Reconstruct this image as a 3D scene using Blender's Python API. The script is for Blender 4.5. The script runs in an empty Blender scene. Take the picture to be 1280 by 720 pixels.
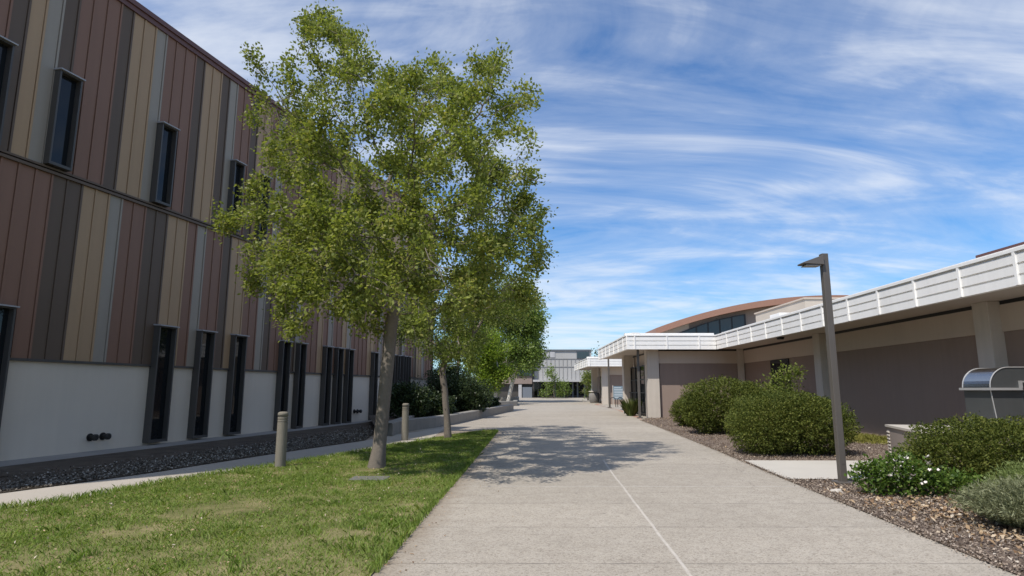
import bpy, bmesh, math, random
import numpy as np
from mathutils import Matrix, Vector, noise as mnoise

R = math.radians
rng = np.random.default_rng(7)
random.seed(7)
scn = bpy.context.scene
C = scn.collection

# ------------------------------------------------------------------ camera
FPX, HOR, HCAM = 764.0, 488.0, 1.6
PITCH = math.atan((HOR - 360) / FPX)
CP, SP = math.cos(PITCH), math.sin(PITCH)


def zg(y):                                   # the ground rises very gently away from the camera
    return 0.007 * max(0.0, y - 12.0)


def ray(px, py):
    u, v = px - 640.0, py - 360.0
    return u, FPX * CP + v * SP, FPX * SP - v * CP


def G(px, py):                               # survey helper: photo measurement -> point on the ground
    z = 0.0
    for _ in range(50):
        x, y, w = ray(px, py)
        t = (z - HCAM) / w
        z = zg(y * t)
    return (x * t, y * t)


def AT(px, py, Y):                           # photo measurement -> point at known distance
    x, y, w = ray(px, py)
    t = Y / y
    return np.array([x * t, Y, HCAM + w * t])


cam = bpy.data.cameras.new('camera')
cam.sensor_width = 36.0
cam.lens = FPX / 1280 * 36.0
cam.clip_start = 0.05
cam.clip_end = 6000
camo = bpy.data.objects.new('camera', cam)
camo.location = (0, 0, HCAM)
camo.rotation_euler = (math.pi / 2 + PITCH, 0, 0)
C.objects.link(camo)
scn.camera = camo

# ------------------------------------------------------------------ materials


def new_mat(name):
    m = bpy.data.materials.new(name)
    m.use_nodes = True
    nt = m.node_tree
    b = nt.nodes['Principled BSDF']
    return m, nt, b


def N(nt, typ, **kw):
    n = nt.nodes.new(typ)
    for k, v in kw.items():
        if k in n.inputs:
            n.inputs[k].default_value = v
        else:
            setattr(n, k, v)
    return n


def L(nt, a, b):
    nt.links.new(a, b)


def ramp(nt, fac, stops):
    r = nt.nodes.new('ShaderNodeValToRGB')
    e = r.color_ramp.elements
    while len(e) < len(stops):
        e.new(0.5)
    for i, (p, c) in enumerate(stops):
        e[i].position = p
        e[i].color = (c[0], c[1], c[2], 1)
    L(nt, fac, r.inputs[0])
    return r.outputs[0]


def mixc(nt, fac, a, b, mode='MIX'):
    n = nt.nodes.new('ShaderNodeMix')
    n.data_type = 'RGBA'
    n.blend_type = mode
    for sock, val in ((n.inputs[0], fac), (n.inputs[6], a), (n.inputs[7], b)):
        if hasattr(val, 'is_output'):
            L(nt, val, sock)
        elif isinstance(val, (int, float)):
            sock.default_value = val
        else:
            sock.default_value = (val[0], val[1], val[2], 1)
    return n.outputs[2]


def math_n(nt, op, a, b=None, c=None):
    n = nt.nodes.new('ShaderNodeMath')
    n.operation = op
    for i, v in enumerate((a, b, c)):
        if v is None:
            continue
        if hasattr(v, 'is_output'):
            L(nt, v, n.inputs[i])
        else:
            n.inputs[i].default_value = v
    return n.outputs[0]


def noise_n(nt, vec, scale, detail=4, rough=0.55, dist=0.0):
    n = N(nt, 'ShaderNodeTexNoise')
    n.inputs['Scale'].default_value = scale
    n.inputs['Detail'].default_value = detail
    n.inputs['Roughness'].default_value = rough
    n.inputs['Distortion'].default_value = dist
    L(nt, vec, n.inputs['Vector'])
    return n.outputs[0]


def objco(nt):
    return N(nt, 'ShaderNodeTexCoord').outputs['Object']


def stretch(nt, vec, s):
    m = N(nt, 'ShaderNodeMapping')
    m.inputs['Scale'].default_value = s
    L(nt, vec, m.inputs['Vector'])
    return m.outputs[0]


def bump(nt, b, height, strength=0.3, dist=0.02):
    n = N(nt, 'ShaderNodeBump')
    n.inputs['Strength'].default_value = strength
    n.inputs['Distance'].default_value = dist
    L(nt, height, n.inputs['Height'])
    L(nt, n.outputs[0], b.inputs['Normal'])


def mat(name, col, rough=0.7, var=0.12, scale=1.5, fine=40, finev=0.06, bmp=0.15, metal=0.0, streak=0.0, spec=0.5):
    """a weathered surface: large stains, fine grain, optional vertical streaks"""
    m, nt, b = new_mat(name)
    co = objco(nt)
    n1 = noise_n(nt, co, scale, 5, 0.6, 0.3)
    n2 = noise_n(nt, co, fine, 3, 0.6)
    f1 = math_n(nt, 'MULTIPLY_ADD', n1, 2 * var, 1 - var)
    f2 = math_n(nt, 'MULTIPLY_ADD', n2, 2 * finev, 1 - finev)
    f = math_n(nt, 'MULTIPLY', f1, f2)
    if streak:
        n3 = noise_n(nt, stretch(nt, co, (3.0, 3.0, 0.18)), 1.6, 5, 0.65)
        f = math_n(nt, 'MULTIPLY', f, math_n(nt, 'MULTIPLY_ADD', n3, 2 * streak, 1 - streak))
    vm = N(nt, 'ShaderNodeVectorMath')
    vm.operation = 'SCALE'
    vm.inputs[0].default_value = col
    L(nt, f, vm.inputs['Scale'])
    L(nt, vm.outputs[0], b.inputs['Base Color'])
    b.inputs['Roughness'].default_value = rough
    b.inputs['Metallic'].default_value = metal
    b.inputs['Specular IOR Level'].default_value = spec
    if bmp:
        bump(nt, b, n2, bmp, 0.01)
    return m


def leaf_mat(name, stops, trans=0.3, rough=0.5, patch=0.35, tcol=None):
    """leaves: every leaf its own tint, with broad patches of older and younger growth"""
    m, nt, b = new_mat(name)
    rnd = N(nt, 'ShaderNodeNewGeometry').outputs['Random Per Island']
    n = noise_n(nt, objco(nt), 0.9, 3)
    f = math_n(nt, 'ADD', math_n(nt, 'MULTIPLY', rnd, 1 - patch), math_n(nt, 'MULTIPLY', n, patch))
    col = ramp(nt, f, stops)
    L(nt, col, b.inputs['Base Color'])
    b.inputs['Roughness'].default_value = rough
    b.inputs['Specular IOR Level'].default_value = 0.22
    t = N(nt, 'ShaderNodeBsdfTranslucent')
    tc = mixc(nt, 1.0, col, tcol or (1.15, 1.25, 0.6), 'MULTIPLY')
    L(nt, tc, t.inputs['Color'])
    mx = N(nt, 'ShaderNodeMixShader')
    mx.inputs[0].default_value = trans
    L(nt, b.outputs[0], mx.inputs[1])
    L(nt, t.outputs[0], mx.inputs[2])
    L(nt, mx.outputs[0], nt.nodes['Material Output'].inputs[0])
    return m


def bits_mat(name, stops, rough=0.85):
    """chips, stones, dry leaves: every bit its own tint"""
    m, nt, b = new_mat(name)
    rnd = N(nt, 'ShaderNodeNewGeometry').outputs['Random Per Island']
    L(nt, ramp(nt, rnd, stops), b.inputs['Base Color'])
    b.inputs['Roughness'].default_value = rough
    return m


def glass_mat(name, col=(0.012, 0.014, 0.016), rough=0.03, wav=0.02):
    m, nt, b = new_mat(name)
    b.inputs['Base Color'].default_value = (*col, 1)
    b.inputs['Roughness'].default_value = rough
    b.inputs['IOR'].default_value = 1.5
    b.inputs['Specular IOR Level'].default_value = 0.38
    bump(nt, b, noise_n(nt, objco(nt), 1.4, 2), wav, 0.05)
    return m


# ---- ground materials
def concrete_paving():
    m, nt, b = new_mat('exposed_aggregate_concrete')
    co = objco(nt)
    sx = N(nt, 'ShaderNodeSeparateXYZ')
    L(nt, co, sx.inputs[0])
    X, Y = sx.outputs[0], sx.outputs[1]
    big = noise_n(nt, co, 0.35, 6, 0.6, 0.5)
    mid = noise_n(nt, co, 3.2, 5, 0.65, 0.4)
    agg = noise_n(nt, co, 75, 3, 0.75)
    vor = N(nt, 'ShaderNodeTexVoronoi')
    vor.inputs['Scale'].default_value = 55
    L(nt, co, vor.inputs['Vector'])
    base = ramp(nt, big, [(0.2, (0.335, 0.293, 0.240)), (0.5, (0.395, 0.347, 0.287)), (0.8, (0.445, 0.396, 0.333))])
    base = mixc(nt, 0.5, base, ramp(nt, mid, [(0.25, (0.29, 0.255, 0.212)), (0.6, (0.40, 0.36, 0.305)), (0.85, (0.475, 0.43, 0.37))]))
    base = mixc(nt, 1.0, base, ramp(nt, agg, [(0.30, (0.66, 0.65, 0.64)), (0.5, (1, 1, 1)), (0.72, (1.24, 1.24, 1.23))]), 'MULTIPLY')
    sep = N(nt, 'ShaderNodeSeparateColor')
    L(nt, vor.outputs['Color'], sep.inputs[0])
    base = mixc(nt, 1.0, base, ramp(nt, sep.outputs[0], [(0.0, (0.70, 0.68, 0.66)), (0.3, (0.98, 0.98, 0.98)), (1.0, (1.12, 1.11, 1.09))]), 'MULTIPLY')
    # dark drip and gum stains
    st = noise_n(nt, co, 1.7, 6, 0.75, 1.0)
    base = mixc(nt, math_n(nt, 'MULTIPLY', ramp(nt, st, [(0.58, (0, 0, 0)), (0.72, (1, 1, 1))]), 0.34), base, (0.19, 0.165, 0.135))
    crk = N(nt, 'ShaderNodeTexVoronoi'); crk.feature = 'DISTANCE_TO_EDGE'; crk.inputs['Scale'].default_value = 0.16
    wv = N(nt, 'ShaderNodeVectorMath'); wv.operation = 'MULTIPLY_ADD'
    nz_ = N(nt, 'ShaderNodeTexNoise'); nz_.inputs['Scale'].default_value = 0.9; nz_.inputs['Detail'].default_value = 6
    L(nt, co, nz_.inputs['Vector']); L(nt, nz_.outputs['Color'], wv.inputs[0]); wv.inputs[1].default_value = (1.6, 1.6, 0); L(nt, co, wv.inputs[2])
    L(nt, wv.outputs[0], crk.inputs['Vector'])
    base = mixc(nt, math_n(nt, 'MULTIPLY', math_n(nt, 'LESS_THAN', crk.outputs['Distance'], 0.0011), 0.5), base, (0.12, 0.10, 0.085))
    gum = N(nt, 'ShaderNodeTexVoronoi'); gum.inputs['Scale'].default_value = 1.1; L(nt, co, gum.inputs['Vector'])
    base = mixc(nt, math_n(nt, 'MULTIPLY', math_n(nt, 'LESS_THAN', gum.outputs['Distance'], 0.030), 0.55), base, (0.10, 0.09, 0.08))
    # slab joints: wobble slightly
    wob = math_n(nt, 'MULTIPLY_ADD', noise_n(nt, co, 1.2, 3), 0.05, -0.025)

    def line(coord, at, half, soft):
        d = math_n(nt, 'ABSOLUTE', math_n(nt, 'SUBTRACT', math_n(nt, 'ADD', coord, wob), at))
        mr = N(nt, 'ShaderNodeMapRange')
        mr.inputs['From Min'].default_value = half
        mr.inputs['From Max'].default_value = half + soft
        mr.inputs['To Min'].default_value = 1
        mr.inputs['To Max'].default_value = 0
        L(nt, d, mr.inputs['Value'])
        return mr.outputs[0]
    # repeating transverse joints every 1.55 m
    ph = math_n(nt, 'PINGPONG', math_n(nt, 'ADD', math_n(nt, 'ADD', Y, 0.125), wob), 0.775)
    mr = N(nt, 'ShaderNodeMapRange')
    mr.inputs['From Min'].default_value = 0.008
    mr.inputs['From Max'].default_value = 0.022
    mr.inputs['To Min'].default_value = 1
    mr.inputs['To Max'].default_value = 0
    L(nt, ph, mr.inputs['Value'])
    brk = ramp(nt, noise_n(nt, co, 2.3, 4), [(0.38, (0.25, 0.25, 0.25)), (0.6, (1, 1, 1))])
    jt = math_n(nt, 'MULTIPLY', math_n(nt, 'MULTIPLY', mr.outputs[0], brk), 0.62)
    base = mixc(nt, jt, base, (0.13, 0.115, 0.10))
    # pale sealed joints: one along the walk, one across it
    lx = math_n(nt, 'MULTIPLY_ADD', Y, -0.0606, X)
    l1 = line(lx, 1.218, 0.010, 0.012)
    l2 = math_n(nt, 'MULTIPLY', line(Y, 10.75, 0.012, 0.02), math_n(nt, 'GREATER_THAN', X, -0.9))
    ls = math_n(nt, 'MULTIPLY', math_n(nt, 'MAXIMUM', l1, l2), math_n(nt, 'MULTIPLY_ADD', noise_n(nt, co, 6, 3), 0.7, 0.12))
    near = math_n(nt, 'LESS_THAN', Y, 14.5)
    base = mixc(nt, math_n(nt, 'MULTIPLY', ls, near), base, (0.66, 0.61, 0.55))
    # slabs poured on different days, and brown dirt washed off the lawn
    cell = N(nt, 'ShaderNodeTexWhiteNoise'); cell.noise_dimensions = '2D'
    cc = N(nt, 'ShaderNodeCombineXYZ')
    L(nt, math_n(nt, 'FLOOR', math_n(nt, 'DIVIDE', math_n(nt, 'ADD', math_n(nt, 'ADD', Y, 0.125), wob), 1.55)), cc.inputs[0])
    L(nt, math_n(nt, 'GREATER_THAN', lx, 1.218), cc.inputs[1])
    L(nt, cc.outputs[0], cell.inputs['Vector'])
    tone = math_n(nt, 'MULTIPLY_ADD', cell.outputs['Value'], 0.11, 0.945)
    vm = N(nt, 'ShaderNodeVectorMath'); vm.operation = 'SCALE'
    L(nt, base, vm.inputs[0]); L(nt, tone, vm.inputs['Scale'])
    base = vm.outputs[0]
    ed = math_n(nt, 'SUBTRACT', X, math_n(nt, 'MULTIPLY_ADD', Y, 0.0384, -1.417))
    ed = math_n(nt, 'ADD', ed, math_n(nt, 'MULTIPLY_ADD', noise_n(nt, co, 2.6, 6, 0.7), 0.5, -0.25))
    dm = N(nt, 'ShaderNodeMapRange')
    for k_, v_ in (('From Min', 0.0), ('From Max', 0.34), ('To Min', 0.55), ('To Max', 0.0)):
        dm.inputs[k_].default_value = v_
    L(nt, ed, dm.inputs['Value'])
    dirt = math_n(nt, 'MULTIPLY', dm.outputs[0], math_n(nt, 'LESS_THAN', Y, 24.0))
    base = mixc(nt, dirt, base, (0.23, 0.17, 0.115))
    L(nt, base, b.inputs['Base Color'])
    b.inputs['Roughness'].default_value = 0.85
    b.inputs['Specular IOR Level'].default_value = 0.3
    bump(nt, b, math_n(nt, 'SUBTRACT', agg, math_n(nt, 'MULTIPLY', jt, 1.5)), 0.35, 0.008)
    return m


def patchy(name, stops, scale=2.0, fine=60, bmp=0.6, dist=0.02):
    m, nt, b = new_mat(name)
    co = objco(nt)
    n1 = noise_n(nt, co, scale, 6, 0.65, 0.6)
    n2 = noise_n(nt, co, fine, 4, 0.7)
    f = math_n(nt, 'ADD', math_n(nt, 'MULTIPLY', n1, 0.55), math_n(nt, 'MULTIPLY', n2, 0.45))
    L(nt, ramp(nt, f, stops), b.inputs['Base Color'])
    b.inputs['Roughness'].default_value = 0.95
    b.inputs['Specular IOR Level'].default_value = 0.15
    bump(nt, b, n2, bmp, dist)
    return m


M = {}
M['paving'] = concrete_paving()
M['walk'] = mat('pale_trowelled_concrete', (0.43, 0.385, 0.33), 0.9, 0.10, 0.8, 90, 0.10, 0.2)
M['apron'] = mat('grey_concrete_apron', (0.27, 0.25, 0.225), 0.9, 0.18, 1.0, 50, 0.10, 0.2)
M['darksoil'] = patchy('dark_bark_soil', [(0.3, (0.045, 0.036, 0.028)), (0.5, (0.095, 0.077, 0.06)), (0.75, (0.17, 0.14, 0.11))], 1.5, 45)
M['lawnsoil'] = patchy('lawn_thatch', [(0.32, (0.08, 0.09, 0.028)), (0.48, (0.17, 0.165, 0.065)), (0.58, (0.30, 0.25, 0.13)), (0.75, (0.40, 0.33, 0.21))], 1.1, 70)
M['mulch'] = patchy('bark_mulch', [(0.3, (0.07, 0.05, 0.04)), (0.5, (0.16, 0.12, 0.095)), (0.7, (0.28, 0.22, 0.175))], 1.3, 55)
M['soil'] = patchy('dry_earth', [(0.3, (0.14, 0.11, 0.07)), (0.6, (0.22, 0.18, 0.11)), (0.8, (0.16, 0.17, 0.07))], 0.05, 3)
M['sidepath'] = mat('pale_side_path_concrete', (0.50, 0.46, 0.40), 0.9, 0.10, 1.2, 80, 0.08, 0.2)
M['brickpave'] = mat('pink_brick_paving', (0.40, 0.24, 0.18), 0.9, 0.2, 3, 30, 0.15, 0.2)
M['grass'] = leaf_mat('grass_blades', [(0.12, (0.09, 0.155, 0.024)), (0.45, (0.205, 0.30, 0.055)), (0.70, (0.30, 0.36, 0.095)), (0.92, (0.42, 0.38, 0.17))], 0.3, 0.55, 0.5)
M['chips'] = bits_mat('bark_chips', [(0.0, (0.09, 0.065, 0.048)), (0.3, (0.185, 0.138, 0.104)), (0.6, (0.285, 0.22, 0.168)), (0.9, (0.38, 0.31, 0.245)), (1.0, (0.5, 0.44, 0.37))])
M['dryleaf'] = bits_mat('dry_fallen_leaves', [(0.0, (0.14, 0.075, 0.035)), (0.4, (0.30, 0.19, 0.10)), (0.8, (0.45, 0.33, 0.20)), (1.0, (0.58, 0.50, 0.40))], 0.7)
M['stones'] = bits_mat('river_gravel', [(0.0, (0.07, 0.058, 0.045)), (0.5, (0.155, 0.135, 0.11)), (0.85, (0.26, 0.235, 0.20)), (1.0, (0.5, 0.47, 0.42))])
# ---- left building
M['stucco'] = mat('pale_grey_stucco', (0.66, 0.575, 0.475), 0.9, 0.06, 0.7, 120, 0.05, 0.25, 0, 0.05)
cl = dict(rough=0.55, var=0.05, scale=0.6, fine=9, finev=0.025, bmp=0.03, streak=0.10, spec=0.35)
M['panelB'] = mat('maroon_brown_metal', (0.235, 0.128, 0.086), **cl)
M['panelD'] = mat('dark_umber_metal', (0.125, 0.086, 0.060), **cl)
M['panelT'] = mat('tan_metal', (0.40, 0.265, 0.155), **cl)
M['panelG'] = mat('warm_grey_metal', (0.32, 0.275, 0.225), **cl)
M['coping'] = mat('dark_red_coping_metal', (0.135, 0.062, 0.052), 0.5, 0.08, 1, 20, 0.03, 0.02)
M['frame'] = mat('dark_window_frame_metal', (0.068, 0.061, 0.055), 0.45, 0.08, 2, 30, 0.04, 0.02)
M['hood'] = mat('grey_window_hood_metal', (0.34, 0.33, 0.34), 0.4, 0.08, 2, 30, 0.04, 0.02)
M['glass'] = glass_mat('dark_window_glass')
M['brass'] = mat('dark_cast_iron', (0.035, 0.032, 0.03), 0.5, 0.2, 8, 60, 0.1, 0.1, 0.4)
# ---- right building
M['white'] = mat('white_painted_metal', (0.87, 0.85, 0.82), 0.5, 0.06, 0.8, 50, 0.03, 0.03, 0, 0.10)
M['soffit'] = mat('tan_soffit_stucco', (0.52, 0.46, 0.40), 0.9, 0.06, 0.6, 100, 0.05, 0.15)
M['beam'] = mat('tan_beam_stucco', (0.56, 0.47, 0.39), 0.9, 0.07, 0.6, 100, 0.05, 0.2, 0, 0.06)
M['mauve'] = mat('mauve_grey_stucco', (0.29, 0.220, 0.182), 0.92, 0.10, 0.5, 110, 0.06, 0.3, 0, 0.12)
M['column'] = mat('weathered_concrete_column', (0.56, 0.50, 0.43), 0.9, 0.12, 1.1, 60, 0.08, 0.25, 0, 0.14)
M['roofing'] = mat('pale_roof_membrane', (0.55, 0.53, 0.50), 0.9)
M['black'] = mat('black_painted_metal', (0.018, 0.018, 0.019), 0.5, 0.1, 3, 40, 0.05, 0.02)
M['copper'] = mat('copper_brown_roof_edge', (0.36, 0.19, 0.13), 0.55, 0.08, 0.3, 8, 0.04, 0.02, 0, 0.05)
M['gymwall'] = mat('taupe_stucco', (0.36, 0.29, 0.245), 0.9, 0.06, 0.4, 40, 0.04, 0.1)
M['gymlight'] = mat('pale_tan_stucco', (0.55, 0.48, 0.40), 0.9, 0.06, 0.4, 40, 0.04, 0.1)
# ---- far building
M['mesh'] = mat('grey_perforated_metal', (0.42, 0.41, 0.395), 0.6, 0.12, 0.25, 4, 0.08, 0.02, 0, 0.12)
M['meshlight'] = mat('pale_grey_metal_sheet', (0.46, 0.45, 0.45), 0.6, 0.12, 0.3, 4, 0.08, 0.02, 0, 0.10)
M['joint'] = mat('grey_panel_joint', (0.30, 0.29, 0.28), 0.6)
M['bluegrey'] = mat('blue_grey_painted_metal', (0.16, 0.18, 0.21), 0.6)
M['browncl'] = mat('brown_far_cladding', (0.26, 0.20, 0.17), 0.7)
M['skyglass'] = glass_mat('large_pane_glass', (0.05, 0.07, 0.08), 0.05, 0.03)
# ---- furniture
M['pole'] = mat('bronze_grey_powder_coat', (0.105, 0.092, 0.080), 0.45, 0.10, 2.5, 60, 0.06, 0.04)
M['post'] = mat('weathered_grey_green_timber', (0.20, 0.18, 0.145), 0.9, 0.15, 3, 40, 0.14, 0.4, 0, 0.25)
M['wallstone'] = mat('rough_cast_concrete', (0.27, 0.25, 0.22), 0.95, 0.18, 1.6, 18, 0.14, 0.6, 0, 0.18)
M['steel'] = mat('brushed_stainless_steel', (0.42, 0.43, 0.44), 0.25, 0.06, 2, 60, 0.03, 0.02, 1.0)
M['trim'] = mat('pale_aluminium_trim', (0.42, 0.41, 0.40), 0.4, 0.06, 2, 40, 0.03, 0.02, 0.3)
M['darksteel'] = mat('dark_grey_cabinet_steel', (0.085, 0.088, 0.088), 0.4, 0.12, 1.2, 30, 0.05, 0.02, 0.3, 0.1)
M['util'] = mat('taupe_utility_box_paint', (0.29, 0.24, 0.21), 0.7, 0.08, 1.2, 40, 0.05, 0.05)
M['utiltop'] = mat('pale_box_lid_paint', (0.50, 0.45, 0.39), 0.75, 0.10, 1.2, 40, 0.06, 0.05)  # paler than the box casing
M['binag'] = mat('pebbled_grey_concrete', (0.22, 0.205, 0.19), 0.95, 0.15, 4, 30, 0.25, 0.5)
M['signblue'] = mat('blue_grey_sign_panel', (0.17, 0.24, 0.29), 0.5, 0.06, 2, 20, 0.03, 0.0)
M['signtext'] = mat('pale_sign_lines', (0.55, 0.60, 0.62), 0.6, 0.03, 2, 20, 0.02, 0.0)
M['lid'] = mat('grey_valve_lid', (0.16, 0.155, 0.14), 0.85, 0.15, 5, 60, 0.1, 0.2)
# ---- plants
M['bark'] = mat('grey_oak_bark', (0.175, 0.148, 0.122), 0.95, 0.25, 5, 30, 0.22, 0.9, 0, 0.2)
M['palebark'] = mat('pale_birch_bark', (0.55, 0.51, 0.45), 0.9, 0.2, 3, 20, 0.15, 0.4)
M['twig'] = mat('brown_shrub_stem', (0.12, 0.085, 0.06), 0.95, 0.2, 5, 30, 0.15, 0.5)
M['oak'] = leaf_mat('oak_leaves', [(0.15, (0.11, 0.135, 0.034)), (0.42, (0.215, 0.25, 0.056)), (0.68, (0.31, 0.335, 0.085)), (0.9, (0.38, 0.31, 0.14))], 0.44, 0.45, 0.4)
M['oak2'] = leaf_mat('young_oak_leaves', [(0.15, (0.09, 0.12, 0.03)), (0.5, (0.19, 0.235, 0.055)), (0.85, (0.28, 0.30, 0.085))], 0.40, 0.45, 0.4)
M['birch'] = leaf_mat('pale_green_leaves', [(0.2, (0.10, 0.15, 0.035)), (0.5, (0.18, 0.25, 0.06)), (0.85, (0.27, 0.33, 0.10))], 0.36, 0.45, 0.4)
M['bright'] = leaf_mat('bright_green_leaves', [(0.2, (0.11, 0.17, 0.02)), (0.5, (0.21, 0.29, 0.035)), (0.85, (0.30, 0.36, 0.06))], 0.38, 0.45, 0.4)
M['dark'] = leaf_mat('dark_evergreen_leaves', [(0.2, (0.020, 0.034, 0.014)), (0.5, (0.042, 0.064, 0.026)), (0.85, (0.08, 0.105, 0.042))], 0.15, 0.4, 0.3)
M['hedge'] = leaf_mat('clipped_shrub_leaves', [(0.15, (0.040, 0.058, 0.012)), (0.45, (0.095, 0.118, 0.022)), (0.75, (0.16, 0.172, 0.035)), (0.95, (0.20, 0.165, 0.06))], 0.25, 0.7, 0.45)
M['rose'] = leaf_mat('glossy_rose_leaves', [(0.2, (0.045, 0.085, 0.014)), (0.5, (0.09, 0.155, 0.026)), (0.85, (0.17, 0.23, 0.05))], 0.28, 0.35, 0.3)
M['petal'] = mat('white_rose_petals', (0.76, 0.70, 0.64), 0.6, 0.05, 8, 60, 0.03, 0.0)
M['lavender'] = leaf_mat('grey_green_feathery_leaves', [(0.2, (0.12, 0.13, 0.06)), (0.5, (0.22, 0.235, 0.125)), (0.85, (0.33, 0.335, 0.20))], 0.25, 0.6, 0.4, (1.0, 1.05, 0.8))
M['feather'] = leaf_mat('fresh_feathery_leaves', [(0.2, (0.11, 0.15, 0.045)), (0.5, (0.20, 0.25, 0.08)), (0.85, (0.30, 0.34, 0.14))], 0.3, 0.6, 0.4)
M['iris'] = leaf_mat('strap_leaves', [(0.2, (0.05, 0.075, 0.015)), (0.5, (0.10, 0.135, 0.03)), (0.85, (0.20, 0.20, 0.07))], 0.25, 0.45, 0.3)
M['cover'] = leaf_mat('yellow_green_cover', [(0.2, (0.16, 0.17, 0.03)), (0.5, (0.28, 0.27, 0.06)), (0.85, (0.38, 0.34, 0.10))], 0.25, 0.6, 0.4)

# ------------------------------------------------------------------ mesh helpers


class MB:
    def __init__(s):
        s.v, s.f, s.m = [], [], []

    def quadbox(s, c8, mi=0):
        n = len(s.v)
        s.v += [tuple(p) for p in c8]
        for f in ((0, 3, 2, 1), (4, 5, 6, 7), (0, 1, 5, 4), (1, 2, 6, 5), (2, 3, 7, 6), (3, 0, 4, 7)):
            s.f.append(tuple(n + i for i in f))
            s.m.append(mi)
        return s

    def box(s, x0, x1, y0, y1, z0, z1, mi=0):
        return s.quadbox([(x0, y0, z0), (x1, y0, z0), (x1, y1, z0), (x0, y1, z0), (x0, y0, z1), (x1, y0, z1), (x1, y1, z1), (x0, y1, z1)], mi)

    def obox(s, p, q, o0, o1, z0, z1, mi=0, t0=0.0, t1=0.0):
        """box along p->q, from offset o0 to o1 to the right of the direction of travel"""
        p, q = np.array(p, float), np.array(q, float)
        d = (q - p) / np.linalg.norm(q - p)
        n = np.array([d[1], -d[0]])
        p, q = p - d * t0, q + d * t1
        a, b, c, e = p + n * o0, q + n * o0, q + n * o1, p + n * o1
        return s.quadbox([(*k, z0) for k in (a, b, c, e)] + [(*k, z1) for k in (a, b, c, e)], mi)

    def prism(s, poly, z0, z1, mi=0, mt=None):
        n, k = len(s.v), len(poly)
        s.v += [(x, y, z0) for x, y in poly] + [(x, y, z1) for x, y in poly]
        s.f.append(tuple(n + i for i in reversed(range(k)))); s.m.append(mi)
        s.f.append(tuple(n + k + i for i in range(k))); s.m.append(mi if mt is None else mt)
        for i in range(k):
            j = (i + 1) % k
            s.f.append((n + i, n + j, n + k + j, n + k + i)); s.m.append(mi)
        return s

    def tube(s, pts, rad, sides=8, mi=0, cap=True, flat=None):
        pts = [np.array(p, float) for p in pts]
        if not hasattr(rad, '__len__'):
            rad = [rad] * len(pts)
        n0 = len(s.v)
        t = pts[1] - pts[0]
        up = np.array([0, 0, 1.0]) if abs(t[2]) < 0.9 * np.linalg.norm(t) else np.array([1.0, 0, 0])
        a = np.cross(t, up); a /= np.linalg.norm(a)
        for i, p in enumerate(pts):
            t = (pts[min(i + 1, len(pts) - 1)] - pts[max(i - 1, 0)])
            t = t / (np.linalg.norm(t) + 1e-9)
            a = a - t * np.dot(a, t)
            a /= np.linalg.norm(a) + 1e-9
            b = np.cross(t, a)
            for k in range(sides):
                an = 2 * math.pi * k / sides
                s.v.append(tuple(p + rad[i] * (math.cos(an) * a + math.sin(an) * b)))
        for i in range(len(pts) - 1):
            for k in range(sides):
                k2 = (k + 1) % sides
                s.f.append((n0 + i * sides + k, n0 + i * sides + k2, n0 + (i + 1) * sides + k2, n0 + (i + 1) * sides + k)); s.m.append(mi)
        if cap:
            s.f.append(tuple(n0 + k for k in reversed(range(sides)))); s.m.append(mi)
            e = n0 + (len(pts) - 1) * sides
            s.f.append(tuple(e + k for k in range(sides))); s.m.append(mi)
        return s

    def lathe(s, x, y, prof, sides=24, mi=0):
        return s.tube([(x, y, z) for r, z in prof], [max(r, 1e-4) for r, z in prof], sides, mi)

    def build(s, name, mats, parent=None, smooth=False, bevel=0.0):
        me = bpy.data.meshes.new(name)
        me.from_pydata(s.v, [], s.f)
        if not isinstance(mats, (list, tuple)):
            mats = [mats]
        for k in mats:
            me.materials.append(k)
        me.polygons.foreach_set('material_index', s.m)
        if smooth:
            me.polygons.foreach_set('use_smooth', [True] * len(s.f))
        return link(name, me, parent, bevel)


ROOT = {}


def link(name, me, parent=None, bevel=0.0):
    o = bpy.data.objects.new(name, me)
    C.objects.link(o)
    if parent is not None:
        o.parent = parent
        if parent.name in ROOT:
            o.matrix_parent_inverse = ROOT[parent.name]
    if bevel:
        b = o.modifiers.new('bevel', 'BEVEL')
        b.width = bevel
        b.segments = 2
        b.limit_method = 'ANGLE'
    return o


def tag(o, label=None, cat=None, group=None, kind=None):
    if label: o['label'] = label
    if cat: o['category'] = cat
    if group: o['group'] = group
    if kind: o['kind'] = kind
    return o


def thing(name, label, cat, loc, group=None):
    o = bpy.data.objects.new(name, None)
    o.empty_display_size = 0.2
    o.location = loc
    C.objects.link(o)
    ROOT[o.name] = Matrix.Translation(Vector(loc)).inverted()
    return tag(o, label, cat, group)


def copy_tree(root, loc, label, scale=1.0, rotz=0.0):
    r = root.copy()
    C.objects.link(r)
    r.location = loc
    r.scale = (scale,) * 3
    r.rotation_euler = (0, 0, rotz)
    r['label'] = label
    for ch in list(root.children):
        c = ch.copy(); C.objects.link(c); c.parent = r; c.matrix_parent_inverse = ch.matrix_parent_inverse.copy()
        for g in list(ch.children):
            d = g.copy(); C.objects.link(d); d.parent = c; d.matrix_parent_inverse = g.matrix_parent_inverse.copy()
    return r


def struct(name, o):
    o['kind'] = 'structure'
    return o


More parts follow.
